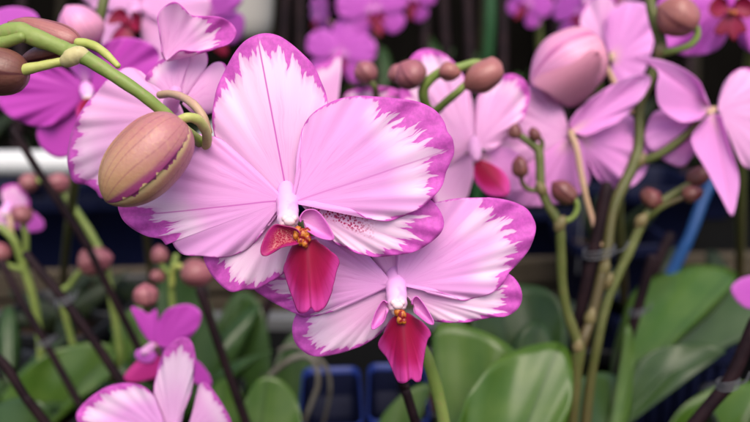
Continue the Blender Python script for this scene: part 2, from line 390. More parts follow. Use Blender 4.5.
    # bud: pointed egg from a (pedicel end) to b (tip); r in units; seam azimuth in degrees away from the viewer
    def bud(s, mat, a, b, r, seam=40.0, mp=P, nt=28, na=44, blunt=0.55, kr=None, skew=0.9, lump=0.035, point=.55, front=(0, -1, 0.25)):
        A, B = mp(*a), mp(*b); ax = B - A; Ln = np.linalg.norm(ax); ax /= Ln
        R = r * K * (a[2] + b[2]) / 2 if kr is None else r * kr
        f = np.array(front, float); f -= ax * np.dot(f, ax); f /= np.linalg.norm(f); g = np.cross(ax, f)
        if g[2] > 0: g = -g
        V = []; T = []; S = []
        for i in range(nt + 1):
            t = i / nt; q = t ** skew
            rr = R * max(0.0, 1 - abs(2 * q - 1) ** 2.3) ** (blunt + point * max(0, t - .4))
            rr = max(rr, R * 0.05)
            for j in range(na):
                az = -180 + 360 * j / na
                gr = 0
                for k in (0, 120, -120):
                    d = (az - seam - k + 180) % 360 - 180
                    if d > 0: gr += 0.03 * math.exp(-d / 9.0)
                    else: gr -= 0.04 * math.exp(d / 22.0) * min(1, t * 4)
                x = rr * (1 - gr) * (1 + lump * (math.sin(3 * math.radians(az) + t * 4) + .7 * math.sin(2 * math.radians(az) - 5 * t + seam) + .6 * math.sin(9 * t + seam)))
                V.append(A + ax * Ln * t + (f * math.cos(math.radians(az)) + g * math.sin(math.radians(az))) * x)
                T.append(t); S.append(az)
        i0 = s.addv(V, t=T, s=S, px=seam); m = s.mi(mat)
        for i in range(nt):
            for j in range(na):
                k = (j + 1) % na
                s.addf((i0 + i * na + j, i0 + i * na + k, i0 + (i + 1) * na + k, i0 + (i + 1) * na + j), m)
        s.addf([i0 + j for j in range(na)][::-1], m); s.addf([i0 + nt * na + j for j in range(na)], m)
        return s
    def blob(s, mat, c, r, mp=P, kr=None, rough=0.25, seed=0, flat=(1, 1, 1)):
        rnd = random.Random(seed); C = mp(*c) if mp else np.array(c[:3]); R = r * K * c[2] if kr is None else r * kr
        nt, na = 10, 14; V = []
        for i in range(nt + 1):
            th = PI * i / nt
            for j in range(na):
                a = 2 * PI * j / na; q = R * (1 + rough * (rnd.random() - 0.5))
                V.append(C + np.array([math.sin(th) * math.cos(a) * flat[0], math.sin(th) * math.sin(a) * flat[1], math.cos(th) * flat[2]]) * q)
        i0 = s.addv(V); m = s.mi(mat)
        for i in range(nt):
            for j in range(na):
                k = (j + 1) % na
                s.addf((i0 + i * na + j, i0 + (i + 1) * na + j, i0 + (i + 1) * na + k, i0 + i * na + k), m)
        return s
    def box(s, mat, lo, hi, rot=0.0, piv=(0, 0, 0)):
        lo, hi = np.array(lo, float), np.array(hi, float)
        c = np.array([[(lo, hi)[(i >> k) & 1][k] for k in range(3)] for i in range(8)])
        if rot:
            p = np.array(piv); q = c - p; cs, sn = math.cos(rot), math.sin(rot)
            c = np.stack([q[:, 0] * cs - q[:, 1] * sn, q[:, 0] * sn + q[:, 1] * cs, q[:, 2]], 1) + p
        i0 = s.addv(c); m = s.mi(mat)
        for f in ((0, 2, 3, 1), (4, 5, 7, 6), (0, 1, 5, 4), (2, 6, 7, 3), (0, 4, 6, 2), (1, 3, 7, 5)):
            s.addf([i0 + k for k in f], m, True)
        return s
    def lathe(s, mat, c, prof, na=40):
        V = []
        for r, z in prof:
            for j in range(na):
                a = 2 * PI * j / na; V.append((c[0] + r * math.cos(a), c[1] + r * math.sin(a), c[2] + z))
        i0 = s.addv(V); m = s.mi(mat)
        for i in range(len(prof) - 1):
            for j in range(na):
                k = (j + 1) % na
                s.addf((i0 + i * na + j, i0 + i * na + k, i0 + (i + 1) * na + k, i0 + (i + 1) * na + j), m)
        return s
    def build(s, name, parent=None, origin=None, bevel=0.0):
        V = np.vstack(s.v)
        if origin is None: origin = V.mean(axis=0) if parent is not None else np.array([V[:, 0].mean(), V[:, 1].mean(), V[:, 2].min()])
        origin = np.array(origin, float); V = V - origin
        me = bpy.data.meshes.new(name)
        me.from_pydata(V.tolist(), [], s.f)
        me.polygons.foreach_set('material_index', s.fm)
        me.polygons.foreach_set('use_smooth', [not x for x in s.flat])
        for m in s.mats: me.materials.append(m)
        for k in ATT:
            x = np.concatenate(s.a[k])
            if np.any(x): me.attributes.new(k, 'FLOAT', 'POINT').data.foreach_set('value', x.astype(np.float32))
        me.update()
        o = bpy.data.objects.new(name, me); COL.objects.link(o)
        if parent is not None:
            o.parent = parent; o.location = origin - ORIG[parent]
        else: o.location = origin
        ORIG[o] = origin
        if bevel:
            bv = o.modifiers.new('bevel', 'BEVEL'); bv.width = bevel; bv.segments = 3; bv.limit_method = 'ANGLE'
        return o
def spline_n(pts, sub):
    a = np.array(pts, float)
    if len(a) == 2: return np.array([a[0] + (a[1] - a[0]) * k / sub for k in range(sub + 1)])
    a = np.vstack([2 * a[0] - a[1], a, 2 * a[-1] - a[-2]]); out = []
    for i in range(1, len(a) - 2):
        p0, p1, p2, p3 = a[i - 1], a[i], a[i + 1], a[i + 2]
        for k in range(sub):
            u = k / sub
            out.append(0.5 * (2 * p1 + (p2 - p0) * u + (2 * p0 - 5 * p1 + 4 * p2 - p3) * u * u + (3 * p1 - p0 - 3 * p2 + p3) * u ** 3))
    out.append(a[-2]); out = np.array(out)
    out[:, 3] = np.maximum(out[:, 3], 0.02 * max(p[3] for p in pts))
    return out

def fan(name, parent, mat, base, outline, D0, **kw):
    return MB().fan(mat, base, outline, D0, **kw).build(name, parent)
def tube(name, parent, mat, pts, **kw):
    return MB().tube(mat, pts, **kw).build(name, parent)
def bud(parent, mat, a, b, r, seam=40.0, label=None, **kw):
    if r < 20: r *= .96; seam += random.uniform(-25, 25); kw.setdefault('skew', random.uniform(.78, .95))
    o = MB().bud(mat, a, b, r, seam, **kw).build('bud', parent)
    if label: o['label'] = label
    return o

# ================================================================== PLANT A: the two sharp flowers, bud and stem in front
A_BASE = P(455, 600, .345); A_BASE[2] = POTTOP - 0.01
A = empty('orchid_plant', A_BASE, 'white and magenta orchid with two large sharp flowers and a fat ochre bud', 'orchid', 'orchid plants in the greenhouse')

def ab(p):    # A_BASE-like world base expressed for tubes in picture units
    pass
# stem
m = MB()
m.tube(M_STEM, [(-60, 30, .246, 7.5), (-20, 33, .243, 8.5), (0, 35, .241, 9), (18, 32, .240, 10.5), (34, 37, .239, 9), (62, 48, .238, 7.8), (72, 53, .2375, 9), (84, 57, .237, 8), (110, 73, .236, 6.8),
                (140, 93, .236, 6.4), (160, 109, .238, 6.2), (180, 127, .243, 6), (210, 150, .256, 6), (260, 195, .272, 6), (330, 250, .284, 6),
                (392, 305, .292, 6), (420, 345, .298, 6.2), (433, 376, .302, 6.2), (444, 424, .308, 6.5), (452, 500, .325, 6.5), (455, 604, .345, 7)], seg=18, sub=8)
# bract at the node, pedicels of the upper buds
m.tube(M_BRACT, [(62, 62, .2385, 3.5), (68, 60, .237, 8), (74, 56, .2365, 9.2), (82, 55, .2365, 7.8), (90, 60, .237, 5)], seg=16)
m.tube(M_PED, [(66, 61, .238, 4), (55, 63, .2375, 4.6), (42, 66, .237, 5), (28, 69, .237, 5.6), (20, 71, .237, 6)], seg=14)
m.tube(M_PED, [(78, 43, .243, 5), (88, 44, .243, 5), (98, 48, .242, 4.5), (108, 56, .241, 4), (118, 66, .239, 3)], seg=14)
m.tube(M_STEM, [(0, 44, .239, 6.5), (10, 41, .238, 6), (22, 37, .237, 5)], seg=14)
# hooked pedicel of the fat bud
m.tube(M_PED, [(170, 126, .236, 5.72), (178, 121, .2355, 4.93), (188, 117.5, .236, 4.93), (197, 119.5, .238, 5.10), (203, 126, .241, 5.10), (207, 136, .246, 4.93), (206, 148, .253, 4.58)], seg=16)
m.build('stem', A)
# little ridge of the stem node on the left
bud(A, M_BUDBIG, (184, 121, .2365), (106, 202, .231), 35.5, 41.0, 'fat ochre and pink bud with a jagged magenta seam', nt=60, na=150, blunt=0.50, skew=0.90, lump=.012, point=.18)
bud(A, M_BUD, (80, 43, .246), (8, 22, .250), 14, -60, 'pinkish brown bud lying behind the green stem', blunt=0.6)
bud(A, M_BUDD, (78, 47, .250), (18, 62, .256), 12, 20, 'dark plum bud under the green stem', blunt=0.6)
bud(A, M_BUDD, (27, 74, .2375), (-42, 67, .240), 24, 10, 'plum brown bud cut by the left edge', blunt=0.5)

M_ANTH = plain('cream_anther_cap', (0.66, 0.46, 0.50), 0.5, 0.2, 0.15, 500)
def column_obj(parent, pts, ped, mp=P, cm=None, anther=None, **kw):
    m = MB(); m.tube(cm or M_COLUMN, pts, mp=mp, seg=20, sub=6, **kw)
    if ped: m.tube(M_PEDP, ped, mp=mp, seg=10, **kw)
    if anther:
        x, y, d, r = anther
        m.blob(M_ANTH, (x, y, d), r, seed=2, rough=.05, flat=(1.0, .8, .75))
        m.blob(M_ANTH, (x - r * .75, y - r * .5, d + .0003), r * .6, seed=3, rough=.05)
        m.blob(M_ANTH, (x + r * .75, y - r * .5, d + .0003), r * .6, seed=4, rough=.05)
    return m.build('flower', parent)

# ---- flower 1
F1 = column_obj(A, [(286.8, 180, .2590, 7), (286.9, 187, .2556, 9.2), (287.1, 194, .2531, 10.4), (287.4, 202, .2508, 11), (287.7, 210, .2486, 11), (287.9, 218, .2470, 11), (288.2, 224, .2461, 9.6), (288.4, 226.5, .2459, 7.5)],
                [(287, 190, .2545, 4), (285, 192, .262, 4), (275, 195, .270, 4)], anther=(289.5, 221.5, .2437, 6.0))
F1['label'] = 'upper sharp flower, white with wide magenta rims and a spotted lip'
fan('sepal', F1, M_SEP, (288, 200), [(276, 192, .02), (240, 172, .02), (220, 152, .03), (213.5, 132, .04), (212, 118, .045), (213.3, 104.7, .05), (217, 87.6, .09), (224.7, 70.5, .13), (234, 53.5, .15), (243.6, 42, .16), (255, 35.4, .15),
    (266, 33.2, .14), (277.8, 35.4, .15), (289, 42, .17), (302.5, 53.5, .15), (313.9, 65.8, .12), (321.4, 82, .09), (326.8, 97, .05), (327, 115, .03), (320, 150, .02), (300, 190, .02)],
    .2535, bow=.002, ruf=.0006, rl=70, tip=(258, 40), ribw=0.95, cup=.004, step=1.6, M=34)
fan('petal', F1, M_BI, (284, 201), [(277, 195, .015), (263.6, 180, .015), (246.8, 163, .02), (234.8, 151, .03), (220, 139, .05), (205, 135, .03), (191.6, 135, .02), (165, 146, .02), (140, 165, .04), (124, 188, .10), (118.5, 203, .18), (119, 211, .24),
    (124.4, 221.6, .27), (136.4, 231, .28), (148, 236.7, .25), (160.4, 238.8, .18), (166.4, 245, .13), (171, 241, .05), (175.5, 248, .03), (184.4, 255, .03), (201, 256, .02), (218, 257.5, .03), (237, 254, .06), (254, 243, .06), (266, 227, .03), (277, 211, .01)],
    .2505, bow=.0012, ruf=.0009, rl=60, tip=(122, 216), ribw=0.75, cup=.003, ph=1.0, step=1.6, M=34)
fan('petal', F1, M_BI2, (291, 203), [(294, 194, .01), (299, 179, .012), (301, 160, .02), (301, 141.7, .025), (303.6, 125.8, .055), (312.7, 113.3, .05), (326.3, 104.3, .06), (342, 98, .05), (360, 95.7, .03), (374, 96.4, .05), (382, 97, .12), (398.8, 98.6, .20), (419, 102, .24),
    (435, 110, .25), (444, 121.3, .24), (447.6, 131.5, .22), (452.8, 139.4, .21), (454.2, 153, .20), (449.7, 164.4, .19), (446, 173, .19), (443, 184, .16), (437, 193, .10), (430, 200, .05), (419, 209, .05), (403, 216.5, .09), (387.5, 220.8, .10), (369.4, 218.6, .08), (355.8, 211.5, .02), (335, 203.5, .01), (308, 201, .01)],
    .2500, bow=.0006, ruf=.0009, rl=72, tip=(449, 150), ribw=0.45, cup=.002, ph=2.2, step=1.6, M=36)
fan('sepal', F1, M_SEP, (284, 214), [(272, 222, .02), (250, 232, .03), (225, 243, .08), (206, 249, .2), (203.6, 256, .24), (206, 264.8, .25), (213, 276.8, .25), (225, 288.6, .22), (233, 292, .19), (244.4, 289.6, .14), (256, 289, .12), (270, 282, .12), (284, 273, .12), (298, 262, .1), (302, 240, .08), (296, 222, .02)],
    .2530, bow=.0022, ruf=.0007, rl=48, tip=(214, 278), ribw=0.0, ph=.4, step=1.6, M=30, cup=.003)
fan('sepal', F1, M_SEP, (301, 205), [(306, 198, .02), (340, 192, .03), (385, 190, .05), (420, 194, .16), (432, 201, .26), (439.7, 210, .29), (444, 221.7, .30), (440.8, 233, .29), (428, 244.4, .24), (412.5, 252.3, .18), (392, 255.8, .12), (374, 257, .12), (358, 253.5, .12), (344.4, 247.8, .12), (333, 241, .10), (321.7, 226, .03), (311, 211, .02)],
    .2520, gx=1e-5, bow=.001, ruf=.0007, rl=46, tip=(440, 226), ribw=0.0, spot=lambda x, y: max(0, min(1, (378 - x) / 24)) * max(0, min(1, (207 + (x - 305) * .46 - y) / 5 + .7)), ph=1.3, step=1.6, M=30, cup=.003)
def lip(parent, mid, midbase, D, left, lb, right, rb, cal, tipp, dtop=0, mp=P, kr=None, lm=None, step=1.4, k=1.0):
    m = MB()
    m.fan(M_LIP, midbase, mid, D, gy=-4.5e-5 * k, fold=2.4e-4 * k, bow=.0012 * k, ruf=.0004 * k, rl=30, tip=tipp, th=.0009 * k, step=step, M=22, mp=mp)
    m.fan(lm or M_LOBE_S, lb, left, D + .0005 * k, bow=-.003 * k, cup=.004 * k, th=.0008 * k, step=step, M=14, mp=mp)
    m.fan(M_LOBE_P if lm is None else lm, rb, right, D + .0005 * k, bow=-.003 * k, cup=.004 * k, th=.0008 * k, step=step, M=14, mp=mp)
    for i, c in enumerate(cal): m.blob(M_CAL, c[:3], c[3] * .9, mp=mp, kr=kr, seed=i, rough=.14, flat=(1, 1, 1.25))
    return m.build('lip', parent)
lip(F1, [(299, 241), (294, 244), (289, 254), (284, 268), (285.5, 276), (290, 290.4), (295, 304), (298, 311.5), (302, 313.5), (307, 312), (311.5, 308), (315, 312), (320, 311), (325.5, 306), (331.5, 292), (336, 272.6), (339, 260.7), (331.5, 252), (322, 246), (316, 240)],
    (307, 241), .2445,
    [(299, 243), (295, 244.5), (286, 246), (278, 248.5), (271, 253), (266.5, 255.5), (262, 255), (260.6, 250), (262.7, 242), (268, 231), (275, 225), (284, 226), (296, 229), (302, 236)], (292, 236),
    [(301, 222), (300.6, 217), (306, 210.5), (315.8, 210.5), (325, 220), (333.8, 236.5), (331, 240), (319.5, 237.5), (308, 231)], (303, 220),
    [(298, 232, .2445, 5.5), (303, 235, .2435, 6), (307, 233, .2438, 5), (301, 241, .2432, 4.5), (305, 244, .2428, 3.8), (308, 239, .2432, 4), (296, 236, .244, 3.5)], (311, 308))

# ---- flower 2
F2 = column_obj(A, [(394.5, 264, .2725, 7), (395, 271, .2692, 9.2), (395.6, 278, .2665, 10.2), (396, 286, .2640, 10.6), (396.5, 294, .2618, 10.6), (396.9, 302, .2606, 10.4), (397.2, 308, .2598, 9), (397.4, 310.5, .2596, 7)],
                [(395, 275, .2675, 4), (396, 280, .276, 4), (400, 300, .288, 4)], anther=(397.8, 305.5, .2575, 5.6))
F2['label'] = 'lower sharp flower partly behind the other, with a crimson lip'
fan('sepal', F2, M_SEP, (394, 283), [(386, 278), (375, 262), (362, 240), (352, 215), (355, 190), (370, 175), (390, 178), (405, 195), (410, 225), (405, 255), (400, 276)], .2665, bow=.002, w0=.03, tip=(375, 178), cup=.004, step=3, M=16)
fan('petal', F2, M_BI, (390, 284), [(384, 276, .01), (370, 258, .01), (350, 242, .02), (315, 236, .05), (280, 250, .15), (258, 272, .25), (252, 284, .25), (256, 291, .26), (264, 296.5, .28), (277, 304.5, .3), (294, 313, .28), (306, 317, .12), (328, 313, .08), (343, 306, .05), (358, 298, .02), (378, 291, .01)],
    .2635, bow=.0015, ruf=.0008, rl=40, tip=(256, 292), ribw=.0, ph=2, cup=.003, step=1.8, M=28)
fan('petal', F2, M_BI2, (398, 285), [(399, 277, .01), (396, 255, .01), (404, 228, .01), (424, 208, .02), (444, 200.5, .04), (462.7, 198, .03), (484, 197.5, .03), (491, 197.5, .14), (507, 200, .22), (524.6, 207, .24), (533, 217.6, .24), (535.8, 229.7, .22), (529.7, 248.5, .19), (517.7, 264, .16), (509, 272.6, .13),
    (502, 284.6, .06), (490, 294, .03), (473, 298.5, .06), (462.7, 300, .07), (449, 295, .06), (428, 288, .01), (408, 288, .01)],
    .2630, bow=.001, ruf=.0009, rl=60, tip=(533, 226), ribw=.0, ph=.7, cup=.002, step=1.6, M=34)
fan('sepal', F2, M_SEP, (392, 293), [(384, 290, .02), (355, 297, .05), (325, 305, .15), (303, 310, .25), (296, 315, .24), (292.4, 327, .23), (294.4, 341, .22), (303, 351, .19), (315, 356.4, .16), (336, 354, .13), (359.6, 346.6, .12), (377, 336, .12), (389, 323, .10), (398, 305, .04)],
    .2655, bow=.002, ruf=.0006, rl=44, tip=(298, 342), ph=1.9, cup=.003, step=1.6, M=28)
fan('sepal', F2, M_SEP, (402, 293), [(410, 285, .02), (440, 276, .03), (480, 270, .1), (505, 272, .22), (517.7, 282, .24), (522.3, 296.6, .24), (518, 308.7, .21), (507, 315.8, .16), (486.8, 318.5, .12), (466, 322.3, .11), (438.7, 322, .10), (425, 315.5, .07), (414.7, 304, .03)],
    .2650, bow=.0012, ruf=.0007, rl=44, tip=(519, 300), ph=.2, cup=.003, step=1.6, M=28)
lip(F2, [(397, 317), (390, 321), (384, 333), (378.5, 345.5), (387, 358), (392, 369), (396.5, 379), (399, 382.5), (405, 383), (411, 379), (416, 382), (421, 379.5), (423, 362), (427, 341), (430.6, 334), (424, 324), (411, 315.5), (406, 314)], (402, 316), .2585,
    [(386, 313), (384, 320), (380, 325), (373, 329.5), (371.5, 326), (375.7, 312.7), (382.8, 301), (387, 303)], (386, 307),
    [(413, 304), (412.7, 300), (417, 296.5), (425.5, 307), (433.8, 322.7), (429, 323.5), (415.6, 313)], (414, 305),
    [(398, 312, .258, 4.5), (402, 315, .2572, 5), (400, 320, .257, 4), (404, 321, .2568, 3)], (408, 380), lm=M_LOBE_P)

# ---- flower 3, seen from behind at the left
F3 = column_obj(A, [(176, 92, .278, 7), (172, 100, .281, 8), (170, 108, .285, 8)],
                [(160, 95, .272, 4), (170, 94, .268, 4), (182, 97, .263, 4.2), (194, 105, .258, 4.5), (203, 117, .2565, 4.6), (208, 132, .257, 4.5)], cm=M_BI3)
F3['label'] = 'softly blurred flower seen from behind at the upper left of the fat bud'
fan('petal', F3, M_BI3, (186, 118), [(176, 100, .02), (150, 82, .03), (140, 71, .05), (132, 67.3, .03), (120, 70, .03), (107, 80, .03), (96, 93, .04), (82.7, 109, .06), (72, 131, .09), (67.5, 157, .11), (70, 174, .11), (75, 183, .10), (86.5, 185, .10), (96, 191, .10), (101, 198, .1), (112, 196, .06), (140, 185, .03), (170, 150, .02)],
    .285, gx=-4e-5, bow=.003, ruf=.001, rl=50, tip=(72, 165), cup=.003, M=26, ph=1)
fan('petal', F3, M_BI3, (166, 60), [(162, 52, .03), (160, 32, .03), (158, 16, .04), (165, 6, .04), (175, 2, .05), (184, 8, .06), (191, 15, .05), (204, 16, .10), (219, 17, .28), (231, 23, .36), (236.5, 33, .38), (229, 43.5, .40), (213.6, 49, .40), (194, 51, .3), (180, 50, .12), (170, 58, .06)],
    .283, bow=-.003, ruf=.001, rl=44, tip=(234, 35), cup=-.004, M=26, ph=2)
fan('sepal', F3, M_BI3, (176, 98), [(163, 95, .06), (150, 86, .12), (145, 79, .16), (150, 70, .14), (161, 60, .10), (175, 53, .06), (188, 50, .03), (190, 60, .02), (186, 80, .02)],
    .2865, bow=.002, ruf=.0006, tip=(155, 65), M=20, w0=.05)
fan('sepal', F3, M_SEP, (178, 100), [(180, 85, .02), (186, 55, .03), (196, 46, .03), (205, 50, .04), (208, 62, .04), (200, 80, .02), (190, 96, .02)], .2875, bow=.002, M=16)
fan('petal', F3, M_BI3, (182, 104), [(190, 92, .02), (205, 70, .02), (216, 62, .03), (225, 64, .05), (229, 75, .05), (226, 95, .05), (214, 112, .04), (195, 116, .02)], .286, bow=.003, M=18, cup=.003)

# leaves of plant A (rise from the pot below the frame)
def leaf(parent, mat, base, ol, D0, label=None, **kw):
    kw.setdefault('th', .0016); kw.setdefault('step', 5); kw.setdefault('M', 20); kw.setdefault('fold', -1.6e-4); kw.setdefault('cup', .05); kw.setdefault('ruf', .004); kw.setdefault('rl', 170); kw.setdefault('ph', len(ORIG) * .7)
    o = fan('leaf', parent, mat, base, ol, D0, **kw)
    if label: o['label'] = label
    return o
leaf(A, M_LEAF, (455, 600), [(448, 560), (446, 500), (452, 450), (463, 410), (474, 385), (495, 362), (522, 348), (548, 342), (565, 345), (572, 362), (572, 400), (560, 450), (530, 520), (480, 585)], .37, tip=(560, 345), gy=-1.5e-4, gx=1e-4)
leaf(A, M_LEAF, (452, 605), [(447, 590), (440, 520), (437, 450), (438, 400), (434, 365), (432, 340), (436, 326), (450, 322), (480, 330), (512, 347), (520, 365), (505, 400), (480, 480), (462, 590)], .40, tip=(436, 326), gy=-1.6e-4)

def pot(loc, rot, sx=.055, h=.085, mat=None, label=None, group='blue plastic pots on the benches', wall=.003, soil=True, body=None):
    mat = mat or M_BLUE; body = body or mat
    m = MB(); top = sx; bot = sx * .78
    def ring(r, z, n=8, rad=.3):
        pts = []
        for k in range(4):
            for j in range(n):
                a = PI / 2 * k + PI / 2 * j / (n - 1); cr = r * rad
                cx = (r - cr) * (1 if k in (0, 3) else -1); cy = (r - cr) * (1 if k in (0, 1) else -1)
                pts.append((cx + cr * math.cos(a), cy + cr * math.sin(a), z))
        return pts
    inside = [ring(top * .9, h - .03)] if soil else [ring(top * .93, h - .03), ring(bot * .92, .006), ring(bot * .3, .005)]
    rings = [ring(bot * .98, .0005), ring(bot, .003), ring(top * .96, h - .016), ring(top * 1.03, h - .0155), ring(top * 1.05, h - .013), ring(top * 1.06, h - .002), ring(top * 1.055, h), ring(top * 1.01, h), ring(top * 0.98, h - .004)] + inside
    n = len(rings[0]); i0 = m.addv([p for r in rings for p in r]); mi = m.mi(mat); mb_ = m.mi(body)
    for i in range(len(rings) - 1):
        for j in range(n):
            k = (j + 1) % n; m.addf((i0 + i * n + j, i0 + i * n + k, i0 + (i + 1) * n + k, i0 + (i + 1) * n + j), mi if 2 <= i < 8 else mb_)
    if not soil: m.addf([i0 + (len(rings) - 1) * n + j for j in range(n)], mb_)
    m.addf([i0 + j for j in range(n)][::-1], mi)
    o = m.build('plant_pot', origin=(0, 0, 0))
    tag(o, label, 'plant pot', group)
    o.location = loc; o.rotation_euler = (0, 0, rot)
    if not soil: return o
    sm = MB(); G = 16; V = []
    for i in range(G):
        for j in range(G):
            V.append(((i / (G - 1) - .5) * 1.8 * top, (j / (G - 1) - .5) * 1.8 * top, h - .026 + random.uniform(-.003, .003)))
    q = sm.addv(V); mm = sm.mi(M_BARK)
    for i in range(G - 1):
        for j in range(G - 1): sm.addf((q + i * G + j, q + (i + 1) * G + j, q + (i + 1) * G + j + 1, q + i * G + j + 1), mm)
    so = sm.build('bark_filling', o, origin=(0, 0, 0))
    o.location = loc; o.rotation_euler = (0, 0, rot)
    return o
def copy_pot(src, loc, rot, label, sc=(1.0, 1.0, 1.0)):
    if not isinstance(sc, tuple): sc = (sc, sc, sc)
    c = src.copy(); COL.objects.link(c); c.location = loc; c.rotation_euler = (0, 0, rot); c['label'] = label; c.scale = sc
    for ch in src.children:
        d = ch.copy(); COL.objects.link(d); d.parent = c
    return c
def potloc(b): return (b[0], b[1], BENCH + .0005)

# ================================================================== PLANT B: right hand spray seen from behind
B_BASE = P(570, 560, .44); B_BASE[2] = POTTOP - .01
B = empty('orchid_plant', B_BASE, 'pale purple orchid on the right with flowers seen from behind and bare green bud tips', 'orchid', 'orchid plants in the greenhouse')
m = MB()
m.tube(M_STEMD, [(516, 133, .40, 3.01), (526, 140, .40, 3.87), (538, 150, .40, 4.47), (540, 165, .40, 4.73), (541, 185, .40, 4.73), (547, 203, .40, 4.73), (559, 224, .40, 5.16), (561, 250, .402, 4.82), (562, 280, .405, 4.82), (566, 308, .408, 4.99), (576, 338, .411, 5.33), (579, 347, .412, 6.88), (576, 375, .415, 6.02), (572, 424, .42, 6.02), (570, 500, .43, 6.02), (570, 566, .44, 6.02)], seg=14, sub=7)
m.tube(M_STEMD, [(650, -30, .42, 5.16), (650, 0, .42, 5.16), (655, 22, .42, 5.59), (661, 48, .422, 5.59), (652, 75, .424, 5.16), (640, 105, .425, 5.16), (639, 141, .424, 5.16), (633.7, 164, .422, 5.59), (613.6, 208, .419, 5.42), (607, 251, .417, 5.33), (600, 282, .415, 5.33), (591, 319, .414, 5.33), (582, 343, .412, 5.59), (577, 372, .418, 5.16)], seg=14, sub=7)
m.tube(M_STEMD, [(703, 177, .43, 3.87), (690, 184, .43, 3.87), (674, 194, .43, 4.30), (655, 206, .43, 4.47), (644, 219, .43, 4.73), (630, 250, .43, 4.73), (617, 277, .43, 4.73), (606, 305, .43, 4.73), (598, 340, .43, 4.73), (588, 400, .435, 5.16), (575, 540, .442, 5.16)], seg=14, sub=7)
# little pedicels
m.tube(M_STEMD, [(541, 190, .4, 2.58), (530, 190, .399, 2.58), (523, 184, .398, 2.41), (521, 176, .397, 2.24)])
m.tube(M_STEMD, [(541, 150, .4, 2.75), (542, 142, .399, 2.58), (538, 137, .398, 2.24)])
m.tube(M_STEM, [(561, 222, .4, 2.92), (572, 218, .398, 2.92), (577, 209, .397, 2.92), (575, 200, .396, 2.75), (568, 197, .396, 2.58)])
m.tube(M_STEM, [(662, 53, .42, 3.61), (676, 50, .415, 3.44), (690, 45, .412, 3.44), (697, 36, .411, 3.44), (696, 27, .41, 3.27), (690, 20, .41, 3.01)])
m.tube(M_STEMD, [(641, 162, .424, 4.47), (660, 154, .42, 4.30), (680, 140, .417, 4.30), (700, 122, .414, 4.13), (711, 113, .413, 3.87)])
m.tube(M_PEDP, [(571, 133, .414, 3.10), (577, 150, .412, 3.44), (580, 168, .412, 3.44), (584, 188, .412, 3.17), (588, 205, .413, 3.02), (600, 245, .416, 2.75)])
m.tube(M_PEDP, [(592, 53, .425, 3.44), (602, 62, .424, 3.44), (610, 74, .424, 3.44), (617, 88, .424, 3.17), (632, 112, .4245, 2.75)])
m.tube(M_STEMD, [(648, 218, .43, 3.01), (662, 207, .425, 3.01), (682, 198, .422, 2.75)])
for x, y, d, dx, dy in ((578, 346, .412, 1, -9), (541, 189, .40, -4, -7), (560, 224, .40, 4, -8), (639, 161, .424, 6, -7), (604, 268, .416, 4, -9), (607, 281, .43, 5, -8), (661, 49, .421, 5, -6), (641, 221, .43, 5, -7), (590, 318, .414, 3, -10)):
    m.tube(M_BRACT2, [(x - dx * .5, y + 5, d - .0005, 4.6), (x, y, d - .001, 6.3), (x + dx * .6, y + dy * .6, d - .002, 4.2), (x + dx, y + dy, d - .0025, 1.0)], seg=10)
m.build('stem', B)
bud(B, M_BUDD, (514, 139, .399), (516, 123, .399), 7, 30)
bud(B, M_BUDD, (538, 141, .398), (531, 127, .398), 6, 20)
bud(B, M_BUDD, (521, 178, .397), (519, 155, .396), 8.5, 35)
bud(B, M_BUDD, (574, 201, .396), (552, 182, .395), 11.5, 30)
bud(B, M_BUD, (696, 26, .41), (658, 6, .408), 20, 40, 'brown bud on a curved green stalk near the top edge')
pbud = bud(B, M_BUDP, (599, 50, .424), (530, 82, .418), 34, -35, 'large swollen pink bud about to open', blunt=.55, skew=.72, lump=.02, nt=40, na=60)
fan('sepal', pbud, M_BUDSEP, (598, 52), [(585, 50, .03), (560, 60, .04), (540, 74, .05), (531, 84, .06), (545, 93, .06), (560, 103, .06), (572, 107, .05), (588, 98, .04), (600, 80, .03), (602, 62, .02)], .4035, cup=.075, bow=.006, tip=(540, 96), M=18, step=3)
bud(B, M_BUDD, (644, 205, .43), (660, 192, .428), 12.5, 30)
bud(B, M_BUDD, (682, 197, .422), (704, 190, .42), 9, 30)
bud(B, M_BUDD, (688, 184, .43), (710, 168, .43), 10, 30)
R1 = column_obj(B, [(571, 131, .418, 3), (571, 135, .416, 3.6), (572, 140, .415, 3.4)], None, cm=M_PEDP)
R1['label'] = 'pale purple flower seen from behind with a pale petal on its left'
fan('petal', R1, M_BI3, (569, 136), [(563, 122, .03), (562, 107, .03), (552.6, 92, .04), (538, 85, .06), (520, 87, .05), (495, 99, .09), (481, 114, .12), (477, 128, .13), (484, 147, .12), (495, 164, .09), (513, 170, .05), (540, 165, .03), (560, 150, .02)], .420, bow=.004, gx=2e-5, ruf=.002, tip=(479, 128), M=22, step=3)
fan('sepal', R1, M_BACK, (573, 138), [(560, 142, .03), (530, 157, .04), (508, 177, .05), (501, 190, .06), (508, 202, .06), (524, 207, .05), (548, 206, .04), (570, 200, .03), (588, 186, .03), (592, 160, .02), (584, 142, .02)], .4185, bow=.006, ruf=.002, cup=.02, tip=(530, 203), M=20, step=3, ribw=.4)
fan('petal', R1, M_BACK, (572, 132), [(569, 124, .02), (575, 114, .03), (592, 98, .05), (621, 80, .06), (640, 74, .08), (651, 78, .08), (646, 92, .07), (635, 106, .06), (622, 119, .04), (605, 128, .03), (586, 136, .02)], .417, bow=-.006, ruf=.002, cup=.03, tip=(648, 78), M=20, step=3)
